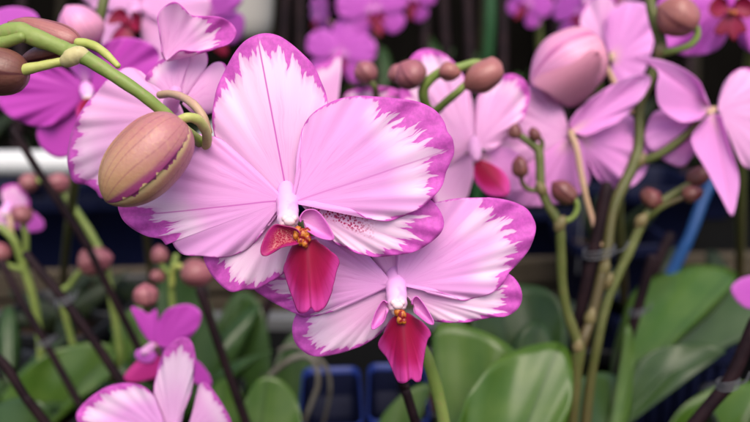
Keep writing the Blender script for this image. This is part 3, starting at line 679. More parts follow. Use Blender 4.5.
fan('petal', R1, M_BACK, (576, 137), [(592, 130, .02), (612, 122, .03), (628, 114, .03), (640, 128, .04), (650, 150, .06), (646, 172, .07), (635, 185, .07), (621, 190, .06), (606, 186, .05), (592, 172, .03), (582, 152, .02)], .4205, bow=.006, ruf=.003, cup=.02, tip=(640, 172), M=20, step=3, ribw=.3)
R2 = column_obj(B, [(714, 109, .415, 3), (712, 111, .413, 3.8), (709, 114, .412, 3.6)], None, cm=M_PEDP)
R2['label'] = 'pale pink flower seen from behind at the right edge with a long pointed sepal'
fan('sepal', R2, M_BACK, (712, 110), [(706, 100, .02), (700, 82, .03), (684, 69, .05), (665, 61, .06), (639, 56.5, .07), (650, 64, .07), (658, 73, .05), (656, 90, .04), (660, 108, .03), (680, 122, .02), (700, 120, .02)], .4135, bow=-.008, cup=.03, tip=(645, 60), M=22, step=3, ribw=.4)
fan('petal', R2, M_BACK, (708, 116), [(700, 112, .02), (675, 110, .03), (655, 112, .04), (646, 128, .05), (646, 144, .06), (660, 158, .07), (680, 167, .07), (692, 157, .05), (701, 138, .03)], .417, bow=.006, cup=.02, ruf=.002, tip=(655, 152), M=20, step=3)
fan('sepal', R2, M_BACK, (713, 113), [(704, 120, .02), (692, 135, .03), (693, 148, .03), (705, 168, .04), (720, 196, .05), (731.7, 216, .06), (737, 200, .05), (739, 176, .04), (730, 145, .03), (722, 116, .02)], .411, bow=-.006, cup=.04, tip=(732, 214), M=22, step=3, ribw=.5)
fan('petal', R2, M_BI3, (718, 110), [(718, 100, .02), (724, 83, .03), (734, 72, .05), (746, 68, .06), (768, 74, .08), (785, 95, .1), (790, 125, .1), (778, 155, .08), (760, 169, .06), (745, 167, .05), (735, 150, .03), (724, 125, .02)], .414, bow=.003, ruf=.0015, tip=(788, 120), M=22, step=3)
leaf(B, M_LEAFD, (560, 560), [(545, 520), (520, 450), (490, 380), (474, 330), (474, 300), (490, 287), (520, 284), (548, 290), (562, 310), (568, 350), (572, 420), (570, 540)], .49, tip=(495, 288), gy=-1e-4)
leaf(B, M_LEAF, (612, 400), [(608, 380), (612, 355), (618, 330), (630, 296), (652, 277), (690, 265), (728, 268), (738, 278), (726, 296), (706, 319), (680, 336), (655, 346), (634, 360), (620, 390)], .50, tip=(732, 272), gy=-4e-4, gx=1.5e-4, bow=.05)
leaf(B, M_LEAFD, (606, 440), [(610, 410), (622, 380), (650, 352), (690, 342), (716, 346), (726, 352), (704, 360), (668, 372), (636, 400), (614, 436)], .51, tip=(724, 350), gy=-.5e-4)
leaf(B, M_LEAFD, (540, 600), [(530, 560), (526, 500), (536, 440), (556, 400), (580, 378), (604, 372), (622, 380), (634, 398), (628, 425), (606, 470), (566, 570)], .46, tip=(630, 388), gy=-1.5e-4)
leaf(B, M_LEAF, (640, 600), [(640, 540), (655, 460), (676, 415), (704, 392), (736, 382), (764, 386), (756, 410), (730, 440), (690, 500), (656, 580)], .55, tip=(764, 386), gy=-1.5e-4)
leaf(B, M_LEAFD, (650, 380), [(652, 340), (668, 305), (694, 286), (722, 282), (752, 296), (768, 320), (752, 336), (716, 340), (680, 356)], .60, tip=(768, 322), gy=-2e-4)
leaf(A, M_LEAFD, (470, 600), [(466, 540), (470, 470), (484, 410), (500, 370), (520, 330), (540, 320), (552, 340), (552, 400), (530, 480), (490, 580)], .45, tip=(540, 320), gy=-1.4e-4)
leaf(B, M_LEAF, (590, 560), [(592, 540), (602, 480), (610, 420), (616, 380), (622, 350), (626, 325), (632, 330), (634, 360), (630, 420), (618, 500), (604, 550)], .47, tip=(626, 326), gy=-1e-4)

# ================================================================== PLANT C: centre right, behind
C_BASE = P(470, 400, .62); C_BASE[2] = POTTOP - .01
C_ = empty('orchid_plant', C_BASE, 'blurred pale pink orchid behind the sharp flowers with brown buds on a green stalk', 'orchid', 'orchid plants in the greenhouse')
m = MB()
m.tube(M_STEM, [(486, 64, .36, 4), (472, 64, .36, 4.6), (458, 68, .36, 4.6), (444, 71, .362, 5), (432, 78, .364, 5), (424, 88, .366, 5.2), (424, 100, .37, 5.2), (432, 118, .38, 5.2), (446, 150, .40, 5), (455, 200, .43, 5), (462, 260, .48, 5), (468, 330, .55, 5), (470, 405, .62, 5)], seg=12, sub=6)
m.tube(M_STEM, [(466, 84, .358, 3.6), (458, 92, .36, 4.2), (447, 101, .366, 4.4), (435, 112, .374, 4.4)], seg=10)
m.tube(M_STEMD, [(367, 78, .42, 3), (375, 88, .42, 3.4), (378, 105, .43, 3.5), (400, 180, .46, 4), (440, 300, .54, 4), (466, 395, .61, 4)], seg=10)
m.build('stem', C_)
bud(C_, M_BUDR, (420, 84, .364), (400, 63, .36), 17, 25, 'round brownish pink bud')
bud(C_, M_BUD, (440, 70, .362), (461, 74, .358), 10, 25)
bud(C_, M_BUD, (502, 66, .356), (463, 88, .358), 16, 35, 'long brown bud at the stalk tip')
bud(C_, M_BUD, (484, 62, .358), (502, 76, .356), 11, 25)
bud(C_, M_BUDR, (373, 82, .42), (358, 62, .42), 12, 25)
bud(C_, M_BUDR, (392, 82, .39), (402, 64, .39), 9, 25)
FC = column_obj(C_, [(474, 140, .395, 5), (475, 150, .39, 7), (476, 158, .388, 5)], [(474, 140, .398, 4), (470, 150, .41, 4), (455, 190, .43, 4)], cm=M_BI3)
FC['label'] = 'pale pink flower with a red lip behind the upper sharp flower'
fan('petal', FC, M_BI3, (472, 148), [(474, 128, .02), (472, 100, .02), (463, 75, .04), (447, 56, .08), (428, 49, .12), (412, 56, .14), (402, 80, .14), (400, 110, .12), (410, 140, .08), (425, 160, .05), (450, 165, .02)], .402, tip=(416, 56), bow=.003, ruf=.002, M=20, step=3)
fan('petal', FC, M_BI3, (476, 146), [(474, 125, .02), (476, 100, .03), (490, 84, .08), (508, 74, .14), (522, 78, .16), (530, 92, .16), (525, 115, .12), (510, 135, .06), (490, 152, .03)], .402, tip=(526, 85), bow=.003, ruf=.002, M=20, step=3)
fan('sepal', FC, M_BI3, (472, 154), [(458, 155, .02), (440, 168, .04), (432, 188, .06), (436, 205, .08), (452, 210, .08), (466, 200, .05), (474, 175, .03)], .405, tip=(440, 205), M=16, step=3)
fan('sepal', FC, M_BACK, (480, 154), [(490, 148, .02), (510, 148, .03), (525, 160, .05), (530, 178, .06), (520, 192, .05), (500, 185, .03), (486, 170, .02)], .408, tip=(528, 180), M=16, step=3)
m = MB(); m.fan(M_LIP, (478, 160), [(474, 166), (474, 178), (480, 188), (490, 196), (507, 196), (510, 184), (504, 172), (492, 164), (482, 160)], .388, tip=(503, 192), fold=1e-4, step=3, M=12); m.build('lip', FC)
FD = column_obj(C_, [(330, 108, .425, 5), (334, 115, .42, 6), (336, 122, .418, 5)], [(330, 110, .43, 4), (345, 140, .45, 4), (400, 190, .465, 4)], cm=M_BI3)
FD['label'] = 'mostly hidden pale flower peeping above the upper sharp flower'
fan('petal', FD, M_BI3, (334, 112), [(322, 104, .03), (312, 84, .1), (315, 68, .15), (326, 62, .15), (336, 54, .14), (341, 50, .14), (342, 66, .16), (340, 84, .1), (338, 104, .03)], .425, tip=(338, 52), M=16, step=3)
fan('petal', FD, M_BI3, (345, 118), [(342, 108, .03), (345, 94, .1), (358, 88, .2), (378, 86, .25), (398, 90, .25), (408, 100, .2), (400, 115, .1), (372, 122, .04)], .43, tip=(400, 96), M=16, step=3, ruf=.002, rl=20)

# ================================================================== generic flower (local space) for the far plants
LM = local_map()
def mir(o): return [(-p[0],) + tuple(p[1:]) for p in o]
PET = [(8, -25), (18, -62), (50, -96), (100, -106), (145, -82), (163, -40), (152, 0), (120, 22), (70, 20), (20, 10)]
DOR = [(-12, -18), (-42, -60), (-56, -108), (-40, -150), (0, -168), (40, -150), (56, -108), (42, -60), (12, -18)]
LAT = [(18, 6), (80, 18), (122, 34), (138, 62), (115, 100), (70, 116), (35, 92), (12, 50)]
LIPM = [(-8, 42), (-26, 68), (-18, 100), (-7, 118), (0, 112), (7, 118), (18, 100), (26, 68), (8, 42)]
def gen_flower_meshes(matp, mats, key):
    ox = np.zeros(3)
    tmp = bpy.data.objects.new('tmp', None); ORIG[tmp] = ox
    kw = dict(mp=LM, step=9, M=10, w0=.04)
    d = {}
    m = MB(); m.tube(matp, [(0, -8, .003, 7), (0, 0, .000, 10), (0, 14, -.003, 11), (0, 22, -.004, 8)], mp=LM, kr=.0003, seg=12)
    m.tube(M_PEDP, [(0, 0, .002, 4), (0, 5, .010, 4.5), (0, 20, .020, 4.5), (0, 50, .030, 4.5)], mp=LM, kr=.0003, seg=8)
    d['flower'] = [m]
    d['petal'] = [MB().fan(matp, (4, 0), PET, 0, bow=.002, ruf=.0015, rl=60, **kw), MB().fan(matp, (-4, 0), mir(PET), 0, bow=.002, ruf=.0015, rl=60, ph=1, **kw)]
    d['sepal'] = [MB().fan(mats, (0, -5), DOR, .003, bow=.003, cup=.006, **kw), MB().fan(mats, (8, 8), LAT, .003, bow=.004, **kw), MB().fan(mats, (-8, 8), mir(LAT), .003, bow=.004, **kw)]
    m = MB(); m.fan(M_LIPD, (0, 36), LIPM, -.005, mp=LM, step=6, M=10, fold=1e-4, gy=-6e-5, tip=(0, 118))
    for sgn in (1, -1): m.fan(M_LIPD, (sgn * 6, 30), [(sgn * 6, 18), (sgn * 22, 14), (sgn * 36, 30), (sgn * 40, 52), (sgn * 22, 50), (sgn * 8, 42)], -.004, bow=-.004, mp=LM, step=6, M=8)
    for i, c in enumerate([(0, 34, -.006, 7), (4, 42, -.007, 6), (-4, 42, -.007, 6)]): m.blob(M_LIPD, c[:3], c[3], mp=LM, kr=.0003, seed=i)
    d['lip'] = [m]
    out = {}
    for k, L in d.items():
        out[k] = []
        for mb in L:
            o = mb.build(k, None, origin=(0, 0, 0)); out[k].append(o.data); bpy.data.objects.remove(o)
    return out
def put_flower(parent, G, pos, yaw=0, pitch=0, roll=0, sc=.8, label=None):
    f = bpy.data.objects.new('flower', G['flower'][0]); COL.objects.link(f); f.parent = parent
    f.location = np.array(pos) - ORIG[parent]
    q = Euler((math.radians(pitch), 0, math.radians(yaw))).to_matrix() @ Euler((0, math.radians(roll), 0)).to_matrix()
    f.rotation_euler = q.to_euler(); f.scale = (sc, sc, sc)
    ORIG[f] = np.array(pos)
    if label: f['label'] = label
    for k in ('petal', 'sepal', 'lip'):
        for me in G[k]:
            c = bpy.data.objects.new(k, me); COL.objects.link(c); c.parent = f
    return f
G_MAG = gen_flower_meshes(M_MAG, M_MAG, 'mag')
G_MAGD = gen_flower_meshes(M_MAGD, M_MAGD, 'magd')
G_PALE = gen_flower_meshes(M_BI3, M_BI3, 'pale')
LEAF_T = [(-6, -10), (-30, -60), (-42, -140), (-36, -230), (-14, -300), (6, -312), (26, -290), (42, -220), (44, -140), (30, -60), (6, -10)]
def gen_leaf(mat):
    o = MB().fan(mat, (0, 0), LEAF_T, 0, mp=LM, bow=.03, fold=-2e-4, th=.002, step=14, M=10, tip=(0, -312)).build('leaf', None, origin=(0, 0, 0))
    me = o.data; bpy.data.objects.remove(o); return me
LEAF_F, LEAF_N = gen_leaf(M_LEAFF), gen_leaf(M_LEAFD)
def put_leaves(parent, pos, n=6, me=None, sc=1.0, seed=0, tilt=(25, 70)):
    r = random.Random(seed)
    for i in range(n):
        c = bpy.data.objects.new('leaf', me or LEAF_F); COL.objects.link(c); c.parent = parent
        c.location = np.array(pos) - ORIG[parent]
        az = 360 * i / n + r.uniform(-20, 20)
        q = Euler((0, 0, math.radians(az))).to_matrix() @ Euler((-math.radians(r.uniform(*tilt)), 0, 0)).to_matrix()
        c.rotation_euler = q.to_euler(); k = sc * r.uniform(.8, 1.2); c.scale = (k, k, k)
def plant(label, base, stempts, mat=M_STEMD, leaves=5, me=None, seed=0, lsc=1.0, tilt=(25, 70), extra=()):
    b = np.array(base, float); b[2] = POTTOP - .012
    o = empty('orchid_plant', b, label, 'orchid', 'orchid plants in the greenhouse')
    m = MB()
    W = [tuple(P(x, y, d)) + (r * K * d,) for x, y, d, r in stempts]
    top = np.array(W[-1][:3]); midp = (top * .35 + b * .65); midp[2] = top[2] * .4 + b[2] * .6
    W.append(tuple(midp) + (W[-1][3],)); W.append((b[0], b[1], b[2] - .01, W[-1][3]))
    m.tube(mat, W, mp=None, seg=10, sub=6)
    for e in extra: m.tube(e[0], e[1], seg=10)
    m.build('stem', o)
    if leaves: put_leaves(o, b, leaves, me, lsc, seed, tilt)
    return o

# T2: magenta orchid, upper left, with traced petals
E = plant('deep magenta orchid behind the green stem at the upper left', P(60, 300, .75), [(106, -10, .42, 5), (100, 20, .42, 5), (94, 60, .43, 5), (88, 120, .45, 5), (75, 180, .5, 5)], seed=3, me=LEAF_F, lsc=.7, extra=[(M_STEMD, [(98, 30, .42, 3), (94, 40, .415, 3), (92, 46, .41, 3)])])
FE = column_obj(E, [(86, 86, .415, 5), (87, 92, .41, 7), (88, 98, .408, 5)], [(87, 90, .418, 4), (90, 100, .43, 4), (92, 115, .447, 4)])
fan('petal', FE, M_MAGD, (86, 92), [(80, 80), (55, 66), (20, 70), (2, 88), (-2, 103), (12, 118), (40, 127), (62, 120), (82, 104)], .416, tip=(0, 100), w0=.04, M=18, step=3, ruf=.002)
fan('petal', FE, M_MAGD, (90, 90), [(92, 76), (98, 50), (118, 38), (142, 40), (158, 50), (158, 64), (146, 80), (125, 94), (102, 98)], .416, tip=(156, 56), w0=.04, M=18, step=3, ruf=.002)
fan('sepal', FE, M_MAGD, (84, 98), [(74, 100), (50, 112), (37, 130), (42, 148), (58, 158), (75, 152), (88, 130), (90, 108)], .42, tip=(48, 152), w0=.04, M=16, step=3)
fan('sepal', FE, M_MAGD, (92, 98), [(98, 104), (112, 118), (122, 140), (115, 155), (100, 150), (90, 125)], .42, tip=(116, 152), w0=.04, M=16, step=3)
fan('sepal', FE, M_MAG, (86, 86), [(78, 78), (66, 60), (58, 30), (62, 12), (75, 8), (92, 18), (98, 50), (92, 76)], .421, tip=(68, 10), w0=.04, M=16, step=3)
m = MB(); m.fan(M_LIP, (88, 98), [(82, 100), (76, 110), (80, 124), (88, 130), (95, 122), (98, 110), (94, 100)], .405, tip=(88, 128), step=3, M=12); m.build('lip', FE)
bud(E, M_BUDP, (94, 46, .41), (66, 6, .405), 21, 30, 'blurred salmon pink bud')
FE2 = column_obj(E, [(16, 26, .44, 5), (15, 32, .435, 6), (15, 37, .433, 5)], [(16, 30, .442, 4), (40, 40, .445, 4), (92, 60, .433, 4)], cm=M_BI3)
fan('petal', FE2, M_MAG, (14, 34), [(4, 36), (-10, 30), (-14, 18), (0, 9), (18, 7), (34, 12), (39, 22), (30, 36)], .445, tip=(20, 8), w0=.04, M=14, step=3)

# T1: pink flower with red lip, top left
T = plant('pink and white orchid with an open red throat at the top left', P(150, 260, .8), [(166, -12, .55, 4), (160, 10, .55, 4), (150, 40, .56, 4), (140, 110, .6, 4), (140, 170, .66, 4)], seed=5, lsc=.7)
put_flower(T, G_PALE, P(138, 8, .52), yaw=-18, pitch=-22, roll=12, sc=1.0, label='pale flower with a red throat')
put_flower(T, G_MAG, P(205, 20, .6), yaw=40, pitch=0, roll=-25, sc=.8)

# M: magenta cluster behind the upper sharp flower
Mg = plant('bright magenta orchid cluster in the dark behind the upper sharp flower', P(375, 240, 1.12), [(398, -18, .9, 4), (385, 5, .9, 4), (360, 40, .92, 4), (352, 90, .95, 4), (360, 150, 1.0, 4)], seed=6, lsc=1.1)
put_flower(Mg, G_MAG, P(340, 55, .88), yaw=-8, pitch=-12, roll=6, sc=.78, label='magenta flower just above the sharp flower')
put_flower(Mg, G_MAG, P(374, 10, .88), yaw=10, pitch=-8, roll=-10, sc=.80, label='topmost full magenta flower of the cluster')
put_flower(Mg, G_MAG, P(318, 18, .93), yaw=-70, pitch=0, roll=0, sc=.7, label='magenta flower seen side on')
put_flower(Mg, G_MAG, P(412, -2, .93), yaw=30, pitch=0, roll=10, sc=.7)

# far top: small magenta flowers
U = plant('small blurred magenta orchid in the dark at the top right of centre', P(535, 230, 1.14), [(545, -15, .98, 4), (538, 0, .98, 4), (540, 60, 1.0, 4), (536, 140, 1.06, 4)], seed=8, lsc=1.0)
put_flower(U, G_MAG, P(528, 4, .96), yaw=-35, pitch=-15, roll=30, sc=.62)
put_flower(U, G_MAG, P(548, -22, .96), yaw=20, pitch=-5, roll=0, sc=.7)
U2 = plant('blurred magenta orchid at the top edge above the swollen pink bud', P(610, 230, .98), [(596, -15, .8, 4), (592, 10, .8, 4), (596, 70, .83, 4), (604, 140, .9, 4)], seed=9, lsc=.9)
put_flower(U2, G_MAG, P(582, 12, .78), yaw=-50, pitch=-15, roll=-12, sc=.70)
put_flower(U2, G_PALE, P(614, -12, .78), yaw=25, pitch=-5, roll=10, sc=.75)

# N: pale purple flower behind R1/R2
Nn = plant('pale purple orchid half hidden behind the swollen pink bud', P(625, 330, .72), [(640, 30, .5, 5), (630, 60, .5, 5), (622, 140, .54, 5), (618, 210, .6, 5)], seed=10, lsc=.8)
FN = column_obj(Nn, [(612, 53, .495, 2.5), (612, 56, .49, 3), (612, 60, .488, 2.6)], [(612, 54, .494, 4), (618, 62, .498, 4), (628, 72, .502, 4)], cm=M_PEDP)
fan('petal', FN, M_BACK, (612, 60), [(606, 46), (604, 26), (612, 10), (630, 2), (648, 6), (656, 24), (652, 50), (642, 76), (624, 88), (612, 80)], .492, tip=(644, 6), w0=.05, M=16, step=3, ruf=.002)
fan('petal', FN, M_BI3, (610, 56), [(600, 52), (586, 40), (580, 20), (588, 2), (604, -6), (616, 6), (618, 30)], .496, tip=(592, 0), w0=.05, M=16, step=3, ruf=.002)

# H: magenta flower with deep red lip, top right corner
H = plant('rich magenta orchid with a deep red lip in the top right corner', P(740, 300, .75), [(762, 10, .52, 5), (752, 40, .53, 5), (742, 110, .56, 5), (740, 190, .62, 5)], seed=11, lsc=.8)
FH = column_obj(H, [(731, -6, .505, 4), (731, 0, .50, 5), (731, 6, .497, 4)], [(732, -2, .506, 4), (740, 4, .515, 4), (752, 20, .525, 4)], cm=M_MAGD)
FH['label'] = 'magenta flower with a deep red lip'
fan('petal', FH, M_MAG, (730, 2), [(722, -10), (690, -22), (664, -8), (654, 18), (662, 42), (682, 55), (706, 54), (722, 45), (731, 25)], .508, tip=(662, 35), w0=.06, M=18, step=3, ruf=.003, bow=.004)
fan('petal', FH, M_MAG, (736, 2), [(737, 30), (741, 46), (760, 54), (785, 42), (794, 12), (775, -12), (748, -14)], .508, tip=(788, 30), w0=.06, M=16, step=3, ruf=.003, bow=.004)
fan('sepal', FH, M_MAG, (731, -4), [(722, -14), (706, -40), (712, -70), (732, -84), (752, -70), (756, -40), (740, -14)], .512, tip=(732, -84), w0=.06, M=14, step=4)
m = MB()
m.fan(M_LIPD, (731, 12), [(724, 16), (717, 25), (714, 33), (722, 36), (727, 33), (734, 41), (739, 34), (747, 32), (744, 22), (738, 15)], .492, tip=(733, 41), step=2, M=12, fold=1e-4)
m.fan(M_LIPD, (729, 8), [(727, 0), (718, -4), (710, 4), (709, 12), (716, 18), (724, 16)], .494, bow=-.004, step=2, M=10)
m.fan(M_LIPD, (734, 8), [(736, 0), (745, -4), (754, 4), (755, 12), (748, 18), (738, 16)], .494, bow=-.004, step=2, M=10)
for k, c in enumerate([(730, 12, .489, 3), (734, 13, .489, 3)]): m.blob(M_CAL, c[:3], c[3], seed=k, rough=.2)
m.build('lip', FH)

# J: magenta flower lower left
J = plant('magenta orchid low on the left with its petals tipped up', P(165, 480, .60), [(146, 300, .44, 4), (150, 330, .445, 4), (160, 370, .45, 4), (164, 420, .48, 4)], mat=M_STEMD, seed=12, leaves=4, me=LEAF_N, lsc=.6)
FJ = column_obj(J, [(152, 346, .428, 4), (147, 350, .424, 4.5), (144, 352, .422, 4)], [(154, 346, .43, 3.5), (158, 355, .44, 3.5), (160, 368, .449, 3.5)], cm=M_BI3)
fan('petal', FJ, M_MAGD, (158, 346), [(154, 338), (157, 324), (168, 309), (188, 304), (200, 311), (200, 323), (189, 339), (172, 348)], .43, tip=(197, 308), w0=.04, M=16, step=3, ruf=.001)
fan('petal', FJ, M_MAGD, (153, 344), [(146, 338), (138, 325), (131, 307), (142, 310), (149, 314), (156, 309), (158, 325), (158, 342)], .431, tip=(134, 308), w0=.04, M=16, step=3, ruf=.001)
fan('sepal', FJ, M_MAGD, (160, 348), [(172, 346), (184, 354), (198, 361), (210, 376), (211, 386), (200, 386), (184, 372), (166, 360)], .434, tip=(210, 384), w0=.04, M=16, step=3)
fan('sepal', FJ, M_MAG, (152, 350), [(144, 348), (137, 350), (135, 356), (142, 362), (152, 362), (158, 354)], .423, tip=(136, 354), w0=.1, M=12, step=3)
M_LIPM = lobe_mat('magenta_crimson_lip', (0.42, 0.02, 0.20), (0.48, 0.03, 0.22), False)
m = MB(); m.fan(M_LIPM, (156, 354), [(146, 354), (138, 360), (124, 376), (130, 383), (148, 380), (162, 374), (166, 360)], .424, tip=(126, 380), step=3, M=12, fold=1e-4); m.build('lip', FJ)
bud(J, M_BUDR, (146, 306, .438), (145, 283, .436), 13, 25, 'rosy round bud above the magenta petals')

# I: white and magenta flower cut by the bottom edge
I_ = plant('white and magenta edged orchid flower cut by the bottom edge at the left', P(185, 600, .40), [(186, 440, .345, 4), (184, 470, .35, 4), (184, 520, .36, 4)], seed=13, leaves=0)
FI = column_obj(I_, [(176, 428, .332, 7), (174, 440, .329, 9), (173, 450, .327, 7)], [(176, 430, .335, 4), (180, 436, .34, 4), (185, 448, .346, 4)])
fan('sepal', FI, M_SEP, (172, 432), [(158, 420, .03), (153, 405, .04), (155, 380, .06), (162, 355, .12), (173, 341, .17), (185.7, 337, .18), (193.5, 346, .18), (195.5, 364, .14), (192.5, 388, .07), (186, 405, .04), (182, 422, .03)], .333, tip=(181, 338), bow=.002, ruf=.001, M=24, step=2, cup=.004)
fan('petal', FI, M_BI2, (168, 436), [(150, 450, .02), (110, 445, .1), (84, 430, .15), (76, 415, .16), (88, 399, .15), (108.6, 386, .13), (129, 383, .12), (147, 388.5, .08), (157, 402, .03), (162, 420, .02)], .331, tip=(80, 410), bow=.002, ruf=.001, M=24, step=2)
fan('petal', FI, M_BI3, (186, 440), [(188, 425, .02), (194, 405, .03), (199, 384, .06), (206, 382, .1), (216, 394, .12), (226, 410, .12), (232, 425, .12), (226, 445, .1), (205, 452, .05)], .336, tip=(225, 400), bow=.003, M=20, step=2, cup=.01)

# K: left sprays with buds
Kp = plant('bud laden orchid spike at the left with rosy buds on thin green stalks', P(110, 480, .62), [(60, 186, .56, 4), (72, 205, .56, 4), (92, 236, .56, 4), (104, 262, .56, 4), (112, 300, .565, 4), (120, 360, .58, 4)], mat=M_STEM, seed=14, leaves=5, me=LEAF_N, lsc=.65,
           extra=[(M_STEM, [(94, 262, .555, 3), (80, 272, .556, 3), (70, 285, .56, 3.2), (62, 300, .562, 3.2), (80, 370, .58, 3.5)]), (M_STEM, [(36, 180, .56, 3), (48, 182, .56, 3.2), (60, 186, .56, 3.5)])])
bud(Kp, M_BUDR, (80, 264, .553), (113, 257, .55), 15, 10, 'rosy oval bud above the wooden bench board')
bud(Kp, M_BUDR, (48, 186, .557), (70, 180, .555), 11, 25)
bud(Kp, M_BUDR, (38, 182, .56), (18, 184, .56), 10, 25)
Kq = plant('small spike of rosy buds and a pale half open flower at the left edge', P(20, 470, .64), [(0, 226, .55, 3.5), (14, 240, .55, 4), (22, 262, .555, 4), (36, 310, .565, 4), (40, 370, .58, 4)], mat=M_STEM, seed=15, leaves=4, me=LEAF_N, lsc=.6,
           extra=[(M_STEM, [(22, 222, .548, 3), (26, 236, .55, 3), (26, 262, .556, 3)]), (M_STEM, [(-2, 260, .55, 3), (10, 266, .552, 3), (24, 270, .556, 3)])])
bud(Kq, M_BUDR, (30, 222, .547), (13, 207, .545), 10, 25)
bud(Kq, M_BUDR, (4, 262, .55), (-4, 242, .55), 10, 25)
FK = column_obj(Kq, [(8, 206, .565, 4), (6, 210, .562, 5), (5, 214, .56, 4)], [(8, 208, .566, 3), (10, 220, .56, 3), (12, 236, .551, 3)])
fan('petal', FK, M_BI3, (8, 208), [(2, 200), (2, 188), (14, 184), (24, 190), (30, 203), (26, 214), (14, 216)], .566, tip=(26, 192), w0=.2, M=12, step=3)
fan('petal', FK, M_MAG, (14, 214), [(22, 208), (34, 212), (44, 222), (42, 230), (28, 232), (14, 226)], .57, tip=(43, 228), w0=.05, M=12, step=3)
fan('sepal', FK, M_BI3, (4, 212), [(-4, 208), (-14, 206), (-20, 216), (-10, 228), (4, 230), (10, 222)], .568, tip=(-18, 218), w0=.1, M=12, step=3)
Kr = plant('spike with three rosy buds in front of green leaves left of the sharp flowers', P(190, 480, .62), [(176, 256, .52, 3), (172, 275, .52, 3.4), (172, 300, .525, 3.6), (178, 360, .54, 4)], mat=M_STEM, seed=16, leaves=6, me=LEAF_N, lsc=.8,
           extra=[(M_PED, [(184, 268, .512, 3), (177, 266, .514, 3), (173, 272, .517, 3.2), (172, 285, .52, 3.2)]), (M_STEM, [(160, 262, .52, 2.5), (164, 268, .52, 2.5), (171, 275, .521, 2.8)])])
bud(Kr, M_BUDR, (181, 272, .512), (214, 275, .51), 15, 15, 'largest rosy bud under the left petal')
bud(Kr, M_BUDR, (161, 264, .52), (158, 245, .52), 9, 25)
bud(Kr, M_BUDR, (160, 270, .52), (155, 283, .52), 8, 25)

# L: petal at the right edge
Lp = plant('orchid flower of vivid magenta cut by the right edge above the crate', P(800, 480, .55), [(790, 290, .47, 4), (792, 320, .475, 4), (796, 380, .5, 4)], seed=17, leaves=0)
FL = column_obj(Lp, [(776, 288, .462, 5), (774, 293, .459, 6), (773, 297, .457, 5)], [(776, 290, .464, 4), (784, 296, .47, 4), (791, 306, .4725, 4)], cm=M_BI3)
fan('petal', FL, M_MAG, (772, 290), [(764, 282), (754, 276), (742, 278), (733, 284), (731, 290), (736, 300), (746, 308), (758, 308), (768, 300)], .463, tip=(732, 290), w0=.1, M=14, step=3)
fan('petal', FL, M_MAG, (780, 290), [(788, 280), (806, 276), (820, 288), (812, 304), (792, 304)], .463, tip=(819, 290), w0=.1, M=14, step=3)

# traced leaves for the left and middle plants
leaf(Kq, M_LEAF, (10, 460), [(0, 440), (-8, 415), (2, 396), (22, 372), (56, 350), (90, 342), (114, 347), (116, 362), (104, 380), (76, 398), (40, 415), (22, 450)], .56, tip=(114, 350), fold=-2e-4, gy=-1e-4, label='broad green leaf below the grey bench rail')
leaf(Kp, M_LEAF, (110, 480), [(104, 440), (104, 400), (108, 360), (118, 325), (134, 306), (148, 306), (154, 330), (150, 370), (138, 420), (120, 470)], .60, tip=(144, 304), gy=-1e-4)
leaf(Kr, M_LEAFD, (190, 480), [(180, 440), (166, 380), (158, 320), (160, 280), (172, 262), (190, 270), (208, 300), (222, 340), (226, 390), (214, 440), (200, 475)], .60, tip=(172, 264), gy=-8e-5)
leaf(Kr, M_LEAFD, (215, 480), [(205, 440), (205, 390), (216, 330), (232, 296), (248, 292), (262, 310), (270, 350), (266, 400), (244, 450), (225, 475)], .63, tip=(244, 290), gy=-8e-5)
leaf(Kr, M_LEAF, (250, 500), [(244, 460), (242, 420), (250, 390), (264, 376), (284, 382), (298, 402), (300, 440), (280, 480), (262, 498)], .50, tip=(268, 376), gy=-8e-5, label='young green leaf beside the blue pots')
leaf(C_, M_LEAF, (392, 500), [(378, 480), (372, 450), (380, 420), (398, 398), (420, 384), (430, 386), (422, 410), (410, 450), (402, 490)], .50, tip=(428, 384), gy=-8e-5)
leaf(Kp, M_LEAF, (110, 500), [(100, 470), (92, 430), (98, 400), (112, 385), (130, 380), (146, 392), (148, 420), (138, 455), (122, 490)], .57, tip=(128, 380), gy=-1e-4)
leaf(Kq, M_LEAFD, (-10, 500), [(-30, 470), (-30, 430), (-10, 408), (14, 398), (40, 402), (52, 416), (40, 440), (14, 475)], .50, tip=(50, 412), gy=-1e-4)
leaf(Kr, M_LEAF, (215, 500), [(202, 460), (198, 425), (206, 398), (220, 380), (236, 384), (246, 410), (244, 445), (230, 490)], .56, tip=(224, 380), gy=-1e-4)
leaf(Kr, M_LEAFD, (300, 520), [(280, 470), (272, 430), (270, 390), (280, 352), (296, 330), (310, 340), (318, 380), (318, 430), (310, 490)], .68, tip=(298, 330), gy=-1e-4)
# grey aerial roots
m = MB()
m.tube(M_ROOT, [(262, 384, .56, 2.32), (274, 372, .555, 3.19), (290, 360, .55, 3.48), (306, 356, .548, 3.19), (316, 366, .545, 2.90), (318, 384, .545, 2.61), (312, 402, .548, 2.61), (304, 425, .555, 2.32), (300, 455, .57, 2.32)], seg=12)
m.tube(M_ROOT, [(280, 350, .57, 2.32), (294, 346, .565, 2.90), (310, 352, .56, 2.90), (326, 368, .56, 2.32), (330, 392, .565, 2.03), (322, 430, .58, 2.03)], seg=12)
o = m.build('aerial_root', Kr)

